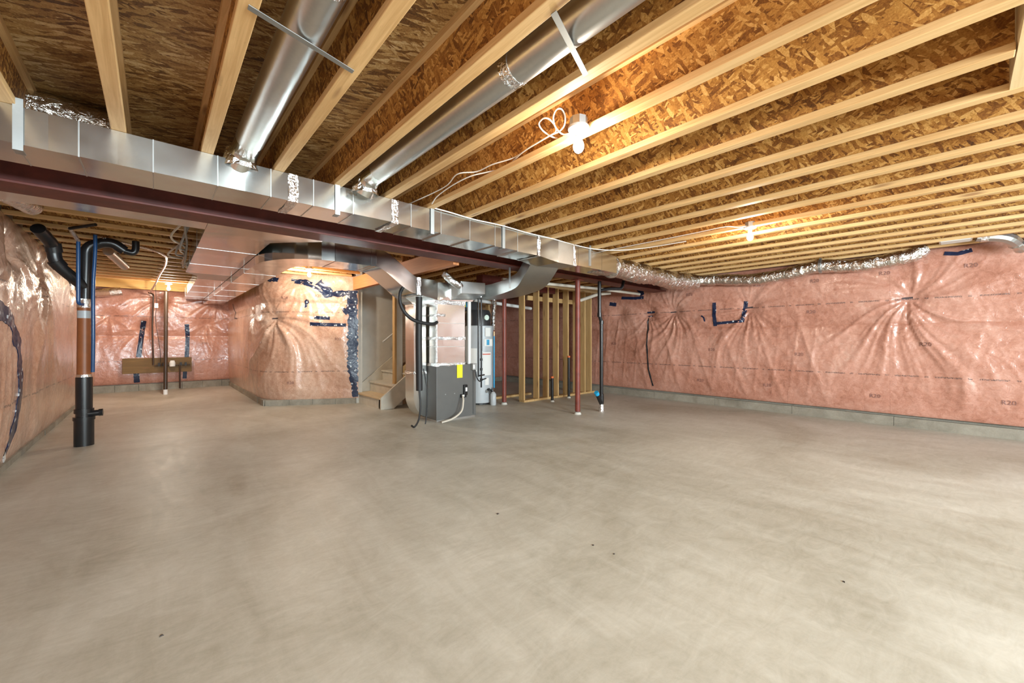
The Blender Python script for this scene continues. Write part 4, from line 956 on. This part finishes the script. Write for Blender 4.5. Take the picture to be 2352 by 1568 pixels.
rp = thing('back_post', 'slender dark brown post with white foot standing before the back wall', 'post', (0.18, 11.7, 0))
MB().tube([(0.18, 11.7, 0.10), (0.19, 11.7, 2.28)], 0.036, 18).build('shaft', M['brown'], rp, smooth=True)
MB().tube([(0.18, 11.7, 0.0), (0.18, 11.7, 0.11)], 0.040, 18).build('foot', M['white'], rp, smooth=True)
wi = thing('hanging_wire', 'thin wire hanging beside the back post', 'cable', (0.08, 11.9, 1))
MB().tube(spline([(0.02, 11.9, 2.70), (0.02, 11.9, 2.3), (0.03, 11.9, 2.0), (0.02, 11.9, 1.6), (0.09, 11.9, 1.0), (0.1, 11.9, 0.7)], 6), 0.005, 6).build('wire', M['blackrub'], wi)
bx(0.0, 11.88, 1.92, 0.06, 11.9, 2.02).build('paper_tag', M['paper'], wi)

# ------------------------------------------------------------------ ceiling lights
def light(x, y, zf, lab, power, noshade=False):
    t = thing('ceiling_bulb', lab, 'light', (x, y, zf))
    MB().lathe((x, y, zf), [(0.050, 0.048), (0.050, 0.0)][::-1], 8).build('junction_box', M['strap'], t)
    MB().lathe((x, y, zf-0.012), [(0.030, -0.012), (0.058, -0.004), (0.060, 0.006), (0.056, 0.012)], 28).build('lampholder', M['lamp'], t, smooth=True)
    MB().lathe((x, y, zf-0.060), [(0.019, 0), (0.020, 0.04)], 16).build('socket', M['lamp'], t, smooth=True)
    pr = [(0.014, 0.0), (0.018, -0.012), (0.026, -0.030), (0.031, -0.048), (0.030, -0.064), (0.022, -0.080), (0.010, -0.089), (0.001, -0.091)]
    b = MB().lathe((x, y, zf-0.058), pr[::-1], 20).build('bulb', M['bulb'], t, smooth=True)
    L = bpy.data.lights.new('bulb_light', 'POINT'); L.energy = power; L.color = (1.0, 0.88, 0.72); L.shadow_soft_size = 0.035
    o = bpy.data.objects.new('bulb_light', L); COL.objects.link(o); o.location = (x, y, zf-0.11)
    b.visible_shadow = False
    return t
light(1.785, 1.43, 2.405, 'lit bare bulb nearest the camera with two cable loops beside it', BULB_W*0.6)
light(4.72, 1.475, 2.405, 'lit bare bulb further right under the ceiling, smaller in view', BULB_W*0.9)
light(0.22, 11.05, 2.39, 'lit bare bulb before the far back wall', BULB_W*2.2)
light(1.93, 7.25, 2.405, 'lit bare bulb in front of the rounded pink corner wall', BULB_W*1.6)

# cables
ca = thing('white_cable', 'white cable looping twice beside the nearest bulb then drooping to the long duct', 'cable', (1.7, 1.5, 2.5))
def q(u, v, Z):
    l = (u-1176)/917; zz = (781-v)/917; c, s = math.cos(YAW), math.sin(YAW); t = (Z-CAMH)/zz; return ((s+l*c)*t, (c-l*s)*t, Z)
pts = [q(1310, 304, 2.43), q(1290, 318, 2.45), q(1268, 314, 2.47), q(1247, 300, 2.49), q(1238, 284, 2.50), q(1248, 272, 2.50), q(1262, 274, 2.49), q(1275, 290, 2.48), q(1276, 303, 2.47), q(1262, 312, 2.46), q(1240, 325, 2.455), q(1200, 350, 2.45), q(1160, 385, 2.45), q(1120, 395, 2.45), q(1080, 405, 2.44), q(1040, 425, 2.43), q(1005, 450, 2.42), q(992, 468, 2.40)]
MB().tube(spline(pts, 6), 0.0045, 8).build('cable', M['cable'], ca, smooth=True)
pts = [q(1310, 306, 2.43), q(1292, 308, 2.45), q(1276, 292, 2.47), q(1271, 270, 2.49), q(1278, 252, 2.50), q(1290, 251, 2.50), q(1298, 268, 2.49), q(1296, 288, 2.48), q(1284, 302, 2.47), q(1262, 312, 2.47), q(1220, 336, 2.46), q(1180, 362, 2.46), q(1130, 378, 2.46), q(1095, 394, 2.46), q(1050, 400, 2.46), q(1020, 430, 2.45), q(940, 468, 2.45)]
MB().tube(spline(pts, 6), 0.0045, 8).build('cable', M['cable'], ca, smooth=True)
cb = thing('duct_top_cable', 'pale cable lying along the top edge of the long duct', 'cable', (2.5, 3.2, 2.4))
pts = [(1.90, 3.19, 2.405), (2.05, 3.18, 2.40), (2.35, 3.19, 2.393), (2.7, 3.18, 2.398), (3.1, 3.19, 2.392), (3.5, 3.19, 2.396), (3.9, 3.19, 2.388), (4.3, 3.17, 2.392), (4.6, 3.0, 2.395), (4.75, 2.7, 2.397), (4.8, 2.2, 2.398)]
MB().tube(spline(pts, 6), 0.006, 8).build('cable', M['cable'], cb, smooth=True)
cc = thing('bulb_feed_cable', 'short curved white cable feeding the further bulb', 'cable', (4.6, 1.5, 2.4))
MB().tube(spline([(4.49, 4.0, 2.395), (4.49, 3.0, 2.395), (4.49, 2.0, 2.395), (4.50, 1.65, 2.40), (4.58, 1.55, 2.39), (4.68, 1.5, 2.41)], 8), 0.005, 8).build('cable', M['cable'], cc, smooth=True)
bc = thing('black_hose_run', 'long black hose lying along an I-joist left of the further bulb', 'hose', (3.4, 2, 2.46))
MB().tube(spline([(3.6, 4.0, 2.47), (3.58, 3.0, 2.46), (3.57, 2.0, 2.46), (3.56, 1.2, 2.47), (3.55, 0.9, 2.48)], 6), 0.012, 8).build('hose', M['blackrub'], bc, smooth=True)

# right wall items near the ceiling
gr = thing('paper_label', 'small pale pink rectangular sheet on the joists above the right wall', 'sheet', (7.2, 0.2, 2.39))
bx(7.13, -0.10, 2.392, 7.33, 0.14, 2.398).build('sheet', M['paper'], gr); bx(7.12, -0.115, 2.396, 7.34, 0.155, 2.399).build('backing', M['ivory'], gr)
el = thing('wall_exhaust_elbow', 'foil-taped metal elbow at the top of the right wall by the frame edge', 'duct', (7.5, -0.4, 2.33))
MB().tube(fillet([(7.30, -0.15, 2.44), (7.34, -0.38, 2.40), (7.55, -0.50, 2.27)], 0.1), 0.065, 10).build('elbow', M['galvdull'], el)
MB().tube([(7.31, -0.18, 2.435), (7.32, -0.24, 2.43)], 0.072, 16, wob=0.08).build('foil_tape', M['foil'], el)
MB().tube([(7.46, -0.455, 2.325), (7.50, -0.475, 2.30)], 0.072, 10).build('seam_ring', M['galv'], el)
# back left wall sleeve
bs_ = thing('wall_sleeve', 'foil-wrapped sleeve at the top of the back wall beside the soil stack', 'duct', (-0.95, 12.4, 2.25))
MB().tube([(-0.95, 12.7, 2.24), (-0.70, 12.5, 2.26), (-0.55, 12.5, 2.3)], 0.09, 16, wob=0.15).build('foil_sleeve', M['foil'], bs_)

# debris on the floor
for k, (u, v, s_) in enumerate([(1143, 1180, 0.008), (1362, 1252, 0.006), (1410, 1272, 0.005), (370, 1460, 0.006), (1938, 1336, 0.006)]):
    l = (u-1176)/917; zz = (781-v)/917; c, s = math.cos(YAW), math.sin(YAW); t = -CAMH/zz; x, y = (s+l*c)*t, (c-l*s)*t
    t = thing('wood_chip', ['dark chip on the floor below the furnace', 'tiny dark chip on the floor right of the middle', 'tiny chip right beside its neighbour on the mid floor', 'dark chip on the near left floor', 'dark chip on the near right floor'][k], 'debris', (x, y, 0))
    MB().hexa([(x-s_, y-s_, 0), (x+s_*1.6, y-s_*0.6, 0), (x+s_, y+s_, 0), (x-s_*0.6, y+s_*0.8, 0), (x-s_*0.6, y-s_*0.7, s_*0.6), (x+s_, y-s_*0.4, s_*0.5), (x+s_*0.7, y+s_*0.7, s_*0.6), (x-s_*0.4, y+s_*0.5, s_*0.5)]).build('chip', M['debris'], t)
